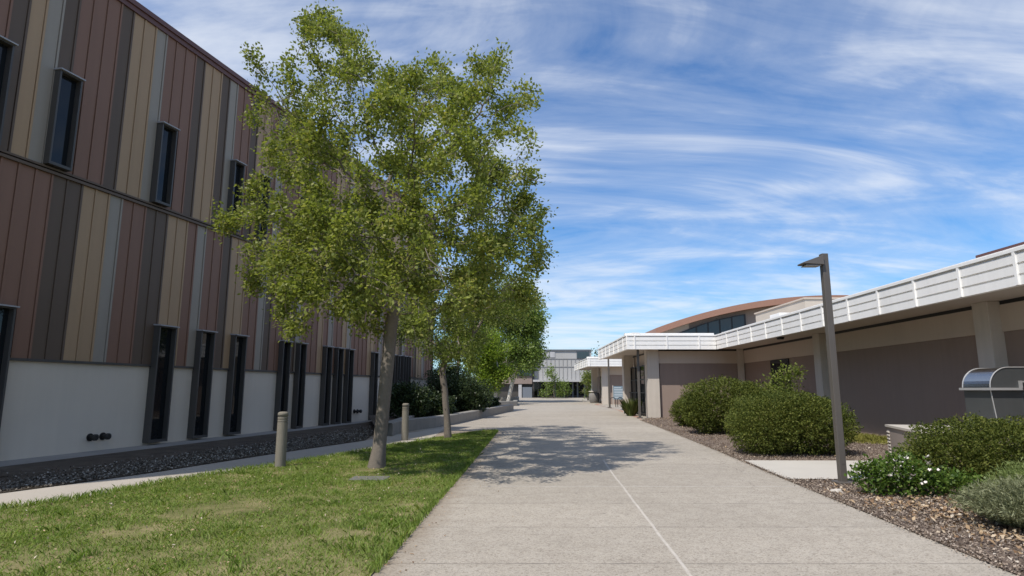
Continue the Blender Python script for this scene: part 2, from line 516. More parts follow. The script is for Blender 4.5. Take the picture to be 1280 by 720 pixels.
def sheet(name, poly, dz, m, kind='structure', yline=12.0):
    """flat-lying sheet that follows the gently rising ground"""
    bm = bmesh.new()
    bm.faces.new([bm.verts.new((x, y, 0)) for x, y in poly])
    bmesh.ops.bisect_plane(bm, geom=bm.verts[:] + bm.edges[:] + bm.faces[:], plane_co=(0, yline, 0), plane_no=(0, 1, 0))
    for v in bm.verts:
        v.co.z = zg(v.co.y) + dz
    bm.normal_update()
    for f in bm.faces:
        if f.normal.z < 0:
            f.normal_flip()
    bmesh.ops.triangulate(bm, faces=bm.faces[:])
    me = bpy.data.meshes.new(name)
    bm.to_mesh(me); bm.free()
    me.materials.append(m)
    o = link(name, me)
    o['kind'] = kind
    return o


def np_mesh(name, verts, k, mats, parent=None, smooth=False):
    """mesh of N separate polygons with k vertices each; verts: (N*k,3)"""
    verts = np.asarray(verts, np.float32)
    n = len(verts) // k
    me = bpy.data.meshes.new(name)
    me.vertices.add(n * k)
    me.vertices.foreach_set('co', verts.ravel())
    me.loops.add(n * k)
    me.loops.foreach_set('vertex_index', np.arange(n * k, dtype=np.int32))
    me.polygons.add(n)
    me.polygons.foreach_set('loop_start', np.arange(0, n * k, k, dtype=np.int32))
    me.polygons.foreach_set('loop_total', np.full(n, k, np.int32))
    me.materials.append(mats)
    me.update(calc_edges=True)
    return link(name, me, parent)


def unit(a):
    return a / (np.linalg.norm(a, axis=-1, keepdims=True) + 1e-9)


def leaf_verts(pos, out, length, width, up=0.6, fold=0.25):
    """diamond leaves: base, side, tip, side; `out` is the direction they point"""
    n = len(pos)
    d = unit(out + rng.normal(size=(n, 3)) * 0.7)
    nr = unit(rng.normal(size=(n, 3)) + np.array([0, 0, up * 2]))
    s = unit(np.cross(d, nr))
    nr = np.cross(s, d)
    ln = (length * rng.uniform(0.65, 1.3, n))[:, None]
    w = (width * rng.uniform(0.7, 1.25, n))[:, None] * 0.5
    p0 = pos - d * ln * 0.5
    p2 = pos + d * ln * 0.5
    mid = pos - d * ln * 0.05
    p1 = mid + s * w + nr * w * fold
    p3 = mid - s * w + nr * w * fold
    return np.stack([p0, p1, p2, p3], 1).reshape(-1, 3)


def in_poly(pts, poly):
    x, y = pts[:, 0], pts[:, 1]
    ins = np.zeros(len(pts), bool)
    for i in range(len(poly)):
        x0, y0 = poly[i]; x1, y1 = poly[i - 1]
        c = ((y0 > y) != (y1 > y)) & (x < (x1 - x0) * (y - y0) / (y1 - y0 + 1e-12) + x0)
        ins ^= c
    return ins


def scatter(poly, n, dens=None):
    poly = np.array(poly)
    lo, hi = poly.min(0), poly.max(0)
    out = []
    tot = 0
    while tot < n:
        p = rng.uniform(lo, hi, (n, 2))
        p = p[in_poly(p, poly)]
        if dens is not None:
            p = p[rng.random(len(p)) < dens(p)]
        if len(p) == 0:
            continue
        out.append(p); tot += len(p)
    return np.concatenate(out)[:n]


ZG = np.vectorize(zg)


def vnoise(p, scale, seed=0.0):
    return np.array([mnoise.noise(Vector((x * scale + seed, y * scale - seed, seed))) for x, y in p])

# ------------------------------------------------------------------ sky and sun
SUN_EL, SUN_AZ = 54.0, 42.0      # light travels to the right of, and away from, the camera
w = bpy.data.worlds.new('World')
scn.world = w
w.use_nodes = True
nt = w.node_tree
bg = nt.nodes['Background']
sky = N(nt, 'ShaderNodeTexSky')
sky.sky_type = 'NISHITA'
sky.sun_disc = False
sky.sun_elevation = R(SUN_EL)
sky.sun_rotation = R(180 + SUN_AZ)
sky.air_density = 1.15
sky.dust_density = 0.25
sky.ozone_density = 2.6
# high cirrus on a flat layer far above: direction projected on to a horizontal plane
gen = N(nt, 'ShaderNodeTexCoord').outputs['Generated']
sx = N(nt, 'ShaderNodeSeparateXYZ')
L(nt, gen, sx.inputs[0])
zc = math_n(nt, 'ADD', math_n(nt, 'MAXIMUM', sx.outputs[2], 0.0), 0.22)
cx = N(nt, 'ShaderNodeCombineXYZ')
L(nt, math_n(nt, 'DIVIDE', sx.outputs[0], zc), cx.inputs[0])
L(nt, math_n(nt, 'DIVIDE', sx.outputs[1], zc), cx.inputs[1])


def mapped(rot, sc, loc=(0, 0, 0)):
    m = N(nt, 'ShaderNodeMapping')
    m.inputs['Rotation'].default_value = (0, 0, R(rot))
    m.inputs['Scale'].default_value = sc
    m.inputs['Location'].default_value = loc
    L(nt, cx.outputs[0], m.inputs[0])
    return m.outputs[0]


c1 = noise_n(nt, mapped(46, (0.75, 1.6, 1), (63.3, 1.7, 0)), 1.0, 7, 0.6, 1.5)
c2 = noise_n(nt, mapped(45, (1.1, 3.6, 1), (0.4, 5.2, 0)), 1.3, 8, 0.58, 1.2)
c3 = noise_n(nt, mapped(40, (0.8, 1.3, 1), (44.5, 2.0, 0)), 0.9, 3, 0.5, 0.4)
cs = math_n(nt, 'ADD', math_n(nt, 'MULTIPLY', c1, 0.46), math_n(nt, 'ADD', math_n(nt, 'MULTIPLY', c2, 0.30), math_n(nt, 'MULTIPLY', c3, 0.34)))
cf = ramp(nt, cs, [(0.45, (0.02, 0.02, 0.02)), (0.54, (0.22, 0.22, 0.22)), (0.62, (0.58, 0.58, 0.58)), (0.73, (0.92, 0.92, 0.92))])
cloudcol = (6.6, 6.9, 7.35)
tint = mixc(nt, 1.0, sky.outputs[0], (0.47, 0.77, 1.08), 'MULTIPLY')
col = mixc(nt, cf, tint, cloudcol)
L(nt, col, bg.inputs[0])
bg.inputs[1].default_value = 0.125

sun = bpy.data.lights.new('sun', 'SUN')
sun.energy = 4.0
sun.angle = R(0.53)
sun.color = (1.0, 0.95, 0.87)
so = bpy.data.objects.new('sun', sun)
ce = math.cos(R(SUN_EL))
tv = Vector((math.sin(R(SUN_AZ)) * ce, math.cos(R(SUN_AZ)) * ce, -math.sin(R(SUN_EL))))
so.rotation_euler = tv.to_track_quat('-Z', 'Y').to_euler()
so.location = (-30, -30, 40)
C.objects.link(so)
scn.view_settings.view_transform = 'Standard'
scn.view_settings.look = 'None'
scn.view_settings.exposure = 0.14
scn.view_settings.gamma = 1.0
scn.cycles.use_denoising = True
try:
    scn.cycles.denoiser = 'OPENIMAGEDENOISE'
except Exception:
    pass
scn.cycles.max_bounces = 8
scn.cycles.transparent_max_bounces = 8

# ------------------------------------------------------------------ ground
LW = {}
ground = sheet('ground', [(-2000, -400), (2000, -400), (2000, 3000), (-2000, 3000)], -0.06, M['soil'])
for v in ground.data.vertices:
    if v.co.y > 500:
        v.co.z = zg(130)

# walk and plaza: one paved sheet
paving = sheet('concrete_path', [(-15, -5), (16, -5), (20, 40), (26, 90), (-12, 90), (-16, 40)], 0.0, M['paving'])

pl, pt = np.array(G(467, 717)), np.array(G(622, 539))
dl = (pt - pl) / (pt - pl)[1]
pb = pl + dl * (-4 - pl[1])
lawn_poly = [tuple(pb), tuple(pl), tuple(pt), G(619, 537.6), G(600, 538.6), G(575, 542), G(540, 548), G(505, 555), G(480, 560), G(420, 571),
             G(350, 582), G(280, 592), G(200, 605), G(89, 626), G(0, 637), (-9.6, 6.2), (-11.5, 3.0), (-12, -4)]
sheet('lawn_soil', lawn_poly, 0.012, M['lawnsoil'])
walk_poly = [(-13, -4), (-12, 3.0), (-9.6, 6.2), G(0, 637), G(89, 626), G(200, 605), G(280, 592), G(350, 582), G(420, 571), G(480, 560), G(505, 555), G(540, 548),
             G(556, 535), G(484, 545), G(456, 551), G(350, 566.5), G(250, 582), G(200, 590), G(89, 605.6), G(0, 617.5), (-12.5, 8.0), (-15, 3)]
sheet('sidewalk', walk_poly, 0.005, M['walk'])
AZ = 14.82
dW = np.array([math.sin(R(AZ)), math.cos(R(AZ))]); nW = np.array([math.cos(R(AZ)), -math.sin(R(AZ))]); PW = np.array([-11.56, 14.0])


def W(s, o):
    return tuple(PW + dW * s + nW * o)


sheet('concrete_apron', [W(-18, -0.1), W(-18, 1.3), W(25.7, 0.55), W(25.7, -0.1)], 0.014, M['apron'])
sheet('bark_strip', [W(-18, 1.3), W(-18, 3.3), W(0, 2.6), W(16, 1.9), W(22, 1.6), W(25.7, 1.3), W(25.7, 0.55)], 0.010, M['darksoil'])
gravel_poly = [W(-18, 3.3), (-15, 3), (-12.5, 8.0), G(0, 617.5), G(89, 605.6), G(200, 590), G(250, 582), G(350, 566.5), G(456, 551), W(16, 1.9), W(0, 2.6)]
sheet('gravel_bed', gravel_poly, 0.018, M['darksoil'])

p1 = np.array(G(1272, 720)); p2 = np.array(G(980, 599)); dr = (p2 - p1) / (p2 - p1)[1]
pr = p1 + dr * (-4 - p1[1])
mulch_poly = [tuple(pr), tuple(p1), G(1100, 648.5), tuple(p2), G(900, 565), G(850, 544.5), G(822, 533.5), G(802, 526), (7.3, 33.2), (12.25, 33.58), (11.62, -4)]
sheet('mulch_bed', mulch_poly, 0.012, M['mulch'])
sheet('side_path', [G(985, 600.5), G(930, 577), (11.98, 14.1), (11.9, 11.15)], 0.03, M['sidepath'])
sheet('brick_paving', [G(802, 525), (6.9, 33.3), (7.6, 39), (7.6, 57.5), (8.6, 58.2), (8.3, 60), (7.7, 55), G(770, 512), G(785, 518)], 0.008, M['brickpave'])

# ---- lawn grass (stuff)
def lawn_density(p):
    a = vnoise(p, 0.55, 3.3); b = vnoise(p, 2.3, 9.1)
    d = 0.62 + 0.55 * a + 0.5 * b
    for bx, by, br in LW['bare']:
        d -= 1.05 * np.exp(-((p[:, 0] - bx) ** 2 + (1.6 * (p[:, 1] - by)) ** 2) / br ** 2)
    return np.clip(d, 0.05, 1)


LW['bare'] = [(*G(240, 645), 0.55), (*G(290, 637), 0.5), (*G(425, 670), 0.34), (*G(160, 665), 0.4), (*G(478, 588), 0.35), (*G(300, 610), 0.25)]
vis_lawn = [tuple(pl + dl * (4.4 - pl[1])), tuple(pt)] + lawn_poly[3:15] + [(-7.9, 7.4), (-5.2, 4.6)]


def grass_field(poly, n, hmin, hmax, wid, dens=None, lean=0.5):
    p = scatter(poly, n, dens)
    n = len(p)
    z = ZG(p[:, 1]) + 0.01
    base = np.column_stack([p, z])
    h = rng.uniform(hmin, hmax, n) * (1 + 0.5 * np.clip(vnoise(p, 1.5, 5.0), -0.6, 1))
    an = rng.uniform(0, 2 * math.pi, n)
    s = np.column_stack([np.cos(an), np.sin(an), np.zeros(n)])
    ld = rng.normal(size=(n, 2)) * lean
    tip = base + np.column_stack([ld * h[:, None], h])
    mid = base + np.column_stack([ld * h[:, None] * 0.3, h * 0.6])
    wv = (wid * rng.uniform(0.6, 1.4, n))[:, None] * s * 0.5
    return np.stack([base - wv, base + wv, mid + wv * 0.8, tip, mid - wv * 0.8], 1).reshape(-1, 3)


gv = [grass_field(vis_lawn, 170000, 0.012, 0.042, 0.007, lawn_density, 0.8)]
# taller unmown fringe along the sidewalk and path edges, and loose tufts
edge_pts = []
fr = [np.array(q) for q in lawn_poly[7:15]]
for a, b in zip(fr[:-1], fr[1:]):
    k = int(np.linalg.norm(b - a) * 420)
    t = rng.random((k, 1))
    edge_pts.append(a + (b - a) * t + rng.normal(size=(k, 2)) * 0.10)
k = 2600
t = rng.random((k, 1)) ** 1.3
edge_pts.append(np.array(pl) + (np.array(pt) - np.array(pl)) * t + np.abs(rng.normal(size=(k, 1))) * np.array([-0.07, 0.0]) + np.array([0.045, 0]))
for _ in range(130):
    c = scatter(vis_lawn, 1)[0]
    edge_pts.append(c + rng.normal(size=(45, 2)) * rng.uniform(0.04, 0.12))
for q in ((475, 668), (490, 660), (470, 678)):
    edge_pts.append(np.array(G(*q)) + rng.normal(size=(60, 2)) * 0.06)
ep = np.concatenate(edge_pts)
n = len(ep)
base = np.column_stack([ep, ZG(ep[:, 1]) + 0.005])
h = rng.uniform(0.04, 0.11, n)
an = rng.uniform(0, 2 * math.pi, n)
s = np.column_stack([np.cos(an), np.sin(an), np.zeros(n)])
ld = rng.normal(size=(n, 2)) * 0.5
wv = (0.009 * rng.uniform(0.6, 1.4, n))[:, None] * s * 0.5
mid = base + np.column_stack([ld * h[:, None] * 0.3, h * 0.6])
tip = base + np.column_stack([ld * h[:, None], h])
gv.append(np.stack([base - wv, base + wv, mid + wv * 0.8, tip, mid - wv * 0.8], 1).reshape(-1, 3))
go = np_mesh('grass', np.concatenate(gv), 5, M['grass'])
tag(go, 'short patchy green grass on the lawn beside the walk', 'grass', kind='stuff')


def bits(name, poly, n, size, m, label, cat, dens=None, dz=0.02, lift=0.03, extra=None):
    p = scatter(poly, n, dens) if extra is None else extra
    n = len(p)
    p = p + rng.normal(size=(n, 2)) * 0.03
    pos = np.column_stack([p, ZG(p[:, 1]) + dz + rng.uniform(0, lift, n)])
    out = np.column_stack([rng.normal(size=(n, 2)), np.zeros(n)])
    v = leaf_verts(pos, unit(out), size, size * 0.55, up=1.2, fold=0.35)
    o = np_mesh(name, v, 4, m)
    return tag(o, label, cat, kind='stuff')


bits('fallen_leaves', vis_lawn, 1300, 0.036, M['dryleaf'], 'dry leaves lying scattered over the lawn', 'leaves', dz=0.03)
k = 260
t = rng.random((k, 1)) ** 1.2
blown = np.array(pl) + (np.array(pt) - np.array(pl)) * t + np.column_stack([np.abs(rng.normal(size=k)) ** 1.6 * 0.16 + 0.02, np.zeros(k)])
bits('blown_leaves', None, 0, 0.03, M['dryleaf'], 'small dry leaves blown along the lawn edge of the walk', 'leaves', dz=0.006, lift=0.008, extra=blown)
near_mulch = [tuple(pr + dr * 7.0), tuple(p1), G(1100, 648.5), tuple(p2), G(900, 565), G(850, 544.5), G(822, 533.5), G(802, 526), (7.3, 33.2), (11.9, 33), (11.8, 20), (11, 12), (8.5, 6.5)]
side = [G(985, 600.5), G(930, 577), (11.98, 14.1), (11.9, 11.15)]


def mulch_d(p):
    d = np.clip((22 - p[:, 1]) / 14, 0.25, 1)
    return d * (~in_poly(p, side))


bits('bark_chips', near_mulch, 76000, 0.034, M['chips'], 'brown bark chips covering the planting bed on the right', 'bark mulch', mulch_d)


ek = []
for a, b_ in zip(near_mulch[:8], near_mulch[1:9]):
    a, b_ = np.array(a), np.array(b_)
    k = int(np.linalg.norm(b_ - a) * 170)
    t = rng.random((k, 1))
    ek.append(a + (b_ - a) * t + np.column_stack([rng.normal(size=k) * 0.05 + 0.02, np.zeros(k)]))
bits('spilled_bark', None, 0, 0.03, M['chips'], 'bark chips spilled along the path edge of the planting bed', 'bark mulch', lift=0.012, extra=np.concatenate(ek))


def right_leaf_d(p):
    return np.clip((10.8 - p[:, 1]) / 2.5, 0.02, 1) * (~in_poly(p, side)) * np.clip((p[:, 0] - 4.6) / 0.8, 0.1, 1)


bits('leaf_litter', near_mulch, 5200, 0.07, M['dryleaf'], 'tan dry leaf litter on the bark by the path corner', 'leaf litter', right_leaf_d, lift=0.05)
def gravel_d(p):
    s_ = (p - PW) @ dW; o_ = (p - PW) @ nW
    edge = np.interp(s_, [-8, -3.5, 0, 5, 10, 16], [5.4, 4.35, 4.0, 3.9, 3.5, 2.9])
    return np.clip(1.15 - (edge - o_) / 1.1, 0.06, 1) * np.clip(1.2 - s_ / 14, 0.25, 1)


gp = scatter(gravel_poly[2:], 9500, gravel_d)
gpos = np.column_stack([gp, ZG(gp[:, 1]) + 0.02])
gq = leaf_verts(gpos + np.array([0, 0, 0.015]), unit(np.column_stack([rng.normal(size=(len(gp), 2)), np.zeros(len(gp))])), 0.048, 0.04, 1.5, 0.5)
tag(np_mesh('gravel', gq, 4, M['stones']), 'grey pebbles in the strip beside the sidewalk', 'gravel', kind='stuff')

cov = grass_field([(10.2, 18.5), (11.9, 17.5), (11.95, 24), (10.9, 24)], 9000, 0.06, 0.16, 0.012)
tag(np_mesh('ground_cover', cov, 5, M['cover']), 'yellow green ground cover at the foot of the mauve wall', 'ground cover', kind='stuff')

# ------------------------------------------------------------------ left building
B1 = thing('panel_clad_building', 'tall two storey building with brown, tan and grey vertical metal panels', 'building', (*W(12, -6), 0))


def wbox(mb, s0, s1, o0, o1, z0, z1, mi=0):
    return mb.quadbox([(*W(s0, o0), z0), (*W(s0, o1), z0), (*W(s1, o1), z0), (*W(s1, o0), z0),
                       (*W(s0, o0), z1), (*W(s0, o1), z1), (*W(s1, o1), z1), (*W(s1, o0), z1)], mi)


S0, S1, Z1, Z2, Z3 = -19.0, 25.7, 2.31, 6.90, 12.62
mb = MB(); wbox(mb, S0, S1, -20, -0.06, -0.3, Z3 - 0.2)
mb.build('wall', M['panelD'], B1)
mb = MB(); wbox(mb, S0, S1 + 0.02, -0.059, 0.0, -0.3, Z1 - 0.03); wbox(mb, S1 + 0.001, S1 + 0.05, -20, -0.062, -0.3, Z1 - 0.03)
mb.build('plinth', M['stucco'], B1)
mb = MB(); wbox(mb, S0, S1 + 0.05, -0.058, 0.075, Z1 - 0.028, Z1 + 0.03)
mb.build('base_flashing', M['frame'], B1)
mb = MB(); wbox(mb, S0, S1 + 0.06, -0.055, 0.10, Z2 - 0.02, Z2 + 0.05); wbox(mb, S0, S1 + 0.06, -0.055, 0.085, Z2 + 0.09, Z2 + 0.14)
mb.build('floor_band', M['panelD'], B1)
mb = MB(); wbox(mb, S0, S1 + 0.1, -0.4, 0.14, Z3 - 0.05, Z3 + 0.10); wbox(mb, S0, S1 + 0.08, -0.3, 0.09, Z3 - 0.20, Z3 - 0.052)
wbox(mb, S1 - 0.2, S1 + 0.1, -20, -0.402, Z3 - 0.05, Z3 + 0.10)
mb.build('coping', M['coping'], B1)


mb = MB(); wbox(mb, -11.2, 1.6, -9, -0.10, Z3 + 0.101, 19.4); mb.build('added_shade_block', M['panelB'], B1)  # unseen block added above the roof so the sidewalk falls into shade
mb = MB(); wbox(mb, -11.3, 1.7, -9.1, 0.0, 19.401, 19.55); mb.build('coping', M['coping'], B1)  # coping of the added block, also out of view


def runs(rnd):
    out = []
    while len(out) < 60:
        out += ['T'] * rnd.choice([1, 2, 2]) + rnd.choice([[], ['D'], ['B']]) + ['G'] + ['B'] * rnd.choice([2, 3, 4]) + ['D'] * rnd.choice([0, 1, 1])
    return out


def strips(s_start, known, back, z0, z1, seed):
    rnd = random.Random(seed)
    seq = list(known) + runs(rnd)
    mb = MB()
    ix = dict(B=0, D=1, T=2, G=3)
    pos = [(s_start + 0.4 * i, c) for i, c in enumerate(seq)]
    bk = list(back) + runs(random.Random(seed + 5))
    pos += [(s_start - 0.4 * (i + 1), c) for i, c in enumerate(bk)]
    for s, c in pos:
        if s + 0.4 > S1 or s < S0:
            continue
        a, b_ = s + 0.007, s + 0.393
        # flat pan with a folded seam along one edge
        wbox(mb, a, b_ - 0.064, -0.05, 0.030 + rnd.uniform(-.002, .002), z0, z1, ix[c])
        wbox(mb, b_ - 0.050, b_, -0.05, 0.052, z0, z1, ix[c])
    return mb


pm = [M['panelB'], M['panelD'], M['panelT'], M['panelG']]
strips(2.28, 'TTGBBBDTTDGBBDTTBGBBB', 'DBBBDGTDBBTTG', Z2 + 0.142, Z3 - 0.202, 3).build('panel_cladding', pm, B1)
strips(1.35, 'TTGBBDDTTBGBBDTTBBGDBB', 'DDBBBBTG', Z1 + 0.032, Z2 - 0.022, 8).build('panel_cladding', pm, B1)
# end wall cladding
mb = MB()
for i in range(49):
    o = -0.4 - 0.4 * i
    wbox(mb, S1 + 0.001, S1 + 0.035, o + 0.005, o + 0.39, Z1 + 0.03, Z3 - 0.202, random.choice([0, 0, 1, 2, 3]))
mb.build('panel_cladding', pm, B1)


def window(s0, s1, z0, z1, split=False):
    mb = MB()
    fw, dp, bk = 0.045, 0.24, 0.0
    wbox(mb, s0, s0 + fw, bk, dp, z0, z1); wbox(mb, s1 - fw, s1, bk, dp, z0, z1)
    wbox(mb, s0 + fw, s1 - fw, bk, dp - 0.004, z1 - fw, z1 - 0.001); wbox(mb, s0 + fw, s1 - fw, bk, dp - 0.004, z0 + 0.001, z0 + fw * 1.6)
    wn = mb.build('window', M['frame'], B1)
    mb = MB(); wbox(mb, s0 + fw * 0.9, s1 - fw * 0.9, 0.071, 0.078, z0 + fw, z1 - fw * 0.9)
    mb.build('pane', M['glass'], wn)
    mb = MB()
    mb.quadbox([(*W(s0 - 0.03, 0.0), z1 + 0.004), (*W(s0 - 0.03, 0.30), z1 - 0.012), (*W(s1 + 0.03, 0.30), z1 - 0.012), (*W(s1 + 0.03, 0.0), z1 + 0.004),
                (*W(s0 - 0.03, 0.0), z1 + 0.05), (*W(s0 - 0.03, 0.30), z1 + 0.022), (*W(s1 + 0.03, 0.30), z1 + 0.022), (*W(s1 + 0.03, 0.0), z1 + 0.05)])
    mb.build('hood', M['hood'], wn)


for a, wd in ((-4.3, 0.62), (-2.6, 0.62), (-0.72, 0.66), (4.02, 0.66), (5.68, 0.62), (7.26, 0.60), (9.95, 0.50), (11.05, 0.47), (13.0, 0.48), (13.95, 0.48), (14.9, 0.46), (17.4, 0.42),
              (19.45, 0.36), (20.1, 0.34), (20.85, 0.34), (21.5, 0.34)):
    window(a, a + wd, 0.13, 3.48)
for a, wd in ((-3.9, 0.6), (-1.5, 0.62), (0.23, 0.60), (3.42, 0.58), (6.58, 0.50), (8.08, 0.46), (10.78, 0.42), (13.6, 0.42), (15.3, 0.42), (18.1, 0.42), (20.4, 0.42), (22.5, 0.42)):
    window(a, a + wd, 7.06, 9.52)
for s in (2.36, 2.73, 16.0, 16.3):
    z = 0.40 if s < 10 else 0.62
    mb = MB()
    c = W(s, 0.0)
    d3 = np.array([nW[0], nW[1], 0])
    p0 = np.array([*c, z])
    mb.tube([p0, p0 + d3 * 0.02], 0.10, 14)
    mb.tube([p0 + d3 * 0.021, p0 + d3 * 0.14], 0.055, 12)
    mb.tube([p0 + d3 * 0.141, p0 + d3 * 0.155, p0 + d3 * 0.21, p0 + d3 * 0.225], [0.06, 0.085, 0.085, 0.06], 10)
    mb.build('pipe_outlet', M['brass'], B1)

# ------------------------------------------------------------------ right low building
ZS, ZT = 3.73, 4.49


def fascia(mb, p, q, spacing, first, t0=0.0, t1=0.0, zs=ZS, zt=ZT):
    """white boarded roof edge along p->q; the outside is to the left of travel"""
    hb = (zt - 0.07 - zs) / 3
    mb.obox(p, q, 0.03, 0.16, zs + 0.004, zt - 0.005)
    for i in range(3):
        zb = zs + i * hb
        mb.obox(p, q, -0.006 * i, 0.029, zb, zb + hb - 0.045, 0, t0, t1)
    mb.obox(p, q, -0.045, 0.20, zt - 0.065, zt, 0, t0, t1)
    mb.obox(p, q, 0.30, 0.70, zt - 0.03, zt + 0.12)
    ln = np.linalg.norm(np.array(q) - np.array(p)); d = (np.array(q) - np.array(p)) / ln
    s = first
    while s < ln - 0.1:
        c = np.array(p) + d * s
        mb.obox(tuple(c - d * 0.035), tuple(c + d * 0.035), -0.042, 0.028, zs + 0.002, zt - 0.067)
        s += spacing


A0, A1, BL, CE = (10.03, -8.0), (10.75, 32.2), (6.02, 32.2), (6.12, 43.6)
B2 = thing('low_flat_roofed_building', 'long low mauve building with white boarded roof edge along the right', 'building', (14, 20, 0))
mb = MB()
fascia(mb, A0, A1, 1.65, 0.55, 0, -0.05)
fascia(mb, A1, BL, 1.7, 0.9, -0.002, -0.03)
fascia(mb, BL, CE, 1.65, 1.0, -0.031, 0)
mb.build('fascia', M['white'], B2)
mb = MB(); mb.prism([(A0[0] + .165, -8), (A1[0] + .165, 32.365), (BL[0] + .165, 32.365), (CE[0] + .165, 43.6), (32, 43.6), (32, -8)], ZS + 0.07, ZT - 0.08, 0, 1)
mb.build('roof', [M['soffit'], M['roofing']], B2)
WA, WB = (11.82, -8.0), (12.45, 33.6)
mb = MB()
mb.prism([WA, WB, (12.25, 33.6), (7.95, 33.6), (7.95, 33.95), (12.6, 33.95), (12.6, 33.0), (11.95, -8)][0:2] + [(12.45, 33.2), (7.95, 33.2), (7.95, 34.2), (8.0, 34.2), (8.0, 43.0), (30, 43.0), (30, -8)], -0.2, 3.03)
mb.build('wall', M['mauve'], B2)
mb = MB()
mb.prism([(WA[0] - 0.04, -8), (WB[0] - 0.04, 33.155), (7.91, 33.155), (7.91, 42.9), (30, 42.9), (30, -8)], 3.032, 3.70)
mb.build('beam', M['beam'], B2)
mb = MB()
mb.prism([(WA[0] - 0.02, -8), (WB[0] - 0.02, 33.18), (7.94, 33.18), (7.94, 42.8), (29, 42.8), (29, -8)], 3.702, ZS + 0.072)
mb.build('painted_shadow_gap', M['black'], B2)  # solid black strip: the shadow line above the beam put in as colour


def wallx(y):
    return WA[0] + (WB[0] - WA[0]) * (y + 8) / 41.6


for y in (-2.0, 6.4, 15.35, 24.1):
    x = wallx(y)
    mb = MB(); mb.box(x - 0.34, x + 0.02, y - 0.26, y + 0.26, -0.1, ZS + 0.069)
    mb.build('column', M['column'], B2, bevel=0.015)
mb = MB(); mb.box(12.13, 12.4, 32.85, 33.153, -0.1, ZS + 0.069); mb.build('column', M['column'], B2, bevel=0.015)
mb = MB(); mb.box(7.24, 7.88, 33.02, 33.66, 0.0, ZS + 0.069); mb.build('column', M['column'], B2, bevel=0.015)
mb = MB(); mb.box(7.14, 7.74, 39.4, 40.0, 0.0, ZS + 0.069); mb.build('column', M['column'], B2, bevel=0.015)
# wing window
mb = MB(); x = wallx(28.4) - 0.03
mb.obox((wallx(27.4), 27.4), (wallx(29.4), 29.4), -0.05, 0.02, 0.9, 3.0)
wn = mb.build('window', M['black'], B2)
mb = MB(); mb.obox((wallx(27.5), 27.5), (wallx(29.3), 29.3), -0.06, -0.051, 1.0, 2.95); mb.build('pane', M['glass'], wn)
# glazed entrance between the two front columns
mb = MB()
for y in (33.95, 35.3, 36.6, 37.9, 39.3):
    mb.box(7.56, 7.66, y - 0.04, y + 0.04, 0.12, 3.02)
for z in (0.14, 2.2, 2.97):
    mb.box(7.575, 7.645, 33.99, 39.34, z, z + 0.06)
dn = mb.build('entrance_door', M['black'], B2)
mb = MB(); mb.box(7.60, 7.615, 33.9, 39.3, 0.2, 3.0); mb.build('pane', M['glass'], dn)
mb = MB()
for y in np.arange(34.4, 39.2, 0.45):
    mb.box(7.42, 7.45, y, y + 0.03, 0.16, 1.5)
for z in (0.3, 1.45):
    mb.box(7.425, 7.445, 34.2, 39.3, z, z + 0.04)
mb.build('railing', M['black'], B2)
mb = MB(); mb.tube([(11.2, 25.5, ZS + 0.071), (11.2, 25.5, ZS - 0.03)], [0.16, 0.13], 16); mb.build('soffit_light', M['black'], B2)

# rooftop penthouses
mb = MB(); mb.box(15.0, 21, 31, 37.4, ZT - 0.1, 6.22)
t = thing('rooftop_screen', 'plain tan rooftop screen wall behind the long white roof edge', 'rooftop screen', (17, 34, ZT))
mb.build('wall', M['gymlight'], t)
mb = MB(); mb.box(14.94, 21.06, 30.94, 37.46, 6.221, 6.30); mb.build('coping', M['beam'], t)
t = thing('rooftop_unit', 'small white metal unit beside the tan rooftop screen', 'rooftop unit', (14.3, 32.5, ZT))
mb = MB(); mb.box(14.0, 14.8, 31.8, 33.0, ZT - 0.02, 5.62); mb.build('casing', M['white'], t, bevel=0.02)
mb = MB()
for i in range(7):
    mb.box(14.1, 14.7, 31.775, 31.798, ZT + 0.2 + i * 0.12, ZT + 0.27 + i * 0.12)
mb.build('louvre', M['trim'], t)
t = thing('rooftop_box', 'low rooftop box with brown lid above the roof edge at far right', 'rooftop box', (18, 18, ZT))
mb = MB(); mb.box(16.1, 21, 14, 20.2, ZT - 0.1, 6.0); mb.build('wall', M['beam'], t)
mb = MB(); mb.box(15.9, 21.2, 13.8, 20.5, 6.001, 6.16); mb.build('lid', M['coping'], t)

# second low building further along
B3 = thing('low_flat_roofed_building', 'second low white edged building beyond the entrance, partly hidden', 'building', (10, 62, 0.3))
zs, zt = 3.80, 4.58
mb = MB()
fascia(mb, (13.2, 57.0), (7.0, 57.0), 1.7, 0.9, 0, -0.03, zs, zt)
fascia(mb, (7.0, 57.0), (7.1, 70.0), 1.65, 1.0, -0.031, 0, zs, zt)
mb.build('fascia', M['white'], B3)
mb = MB(); mb.prism([(13.2, 57.165), (7.165, 57.165), (7.26, 70), (13.2, 70)], zs + 0.07, zt - 0.08, 0, 1); mb.build('roof', [M['soffit'], M['roofing']], B3)
mb = MB(); mb.box(9.2, 13.2, 58.3, 69, 0, 3.05); mb.build('wall', M['mauve'], B3)
mb = MB(); mb.box(9.16, 13.2, 58.26, 69, 3.052, zs + 0.069); mb.build('beam', M['beam'], B3)
mb = MB(); mb.box(8.45, 9.0, 58.0, 58.6, 0.2, zs + 0.069); mb.build('column', M['column'], B3)
mb = MB(); mb.box(8.3, 8.85, 64.0, 64.6, 0.2, zs + 0.069); mb.build('column', M['column'], B3)
mb = MB(); mb.box(9.10, 9.158, 59.4, 63.6, 0.4, 3.0); wn = mb.build('window', M['black'], B3)
mb = MB(); mb.box(9.08, 9.098, 59.5, 63.5, 0.5, 2.9); mb.build('pane', M['glass'], wn)

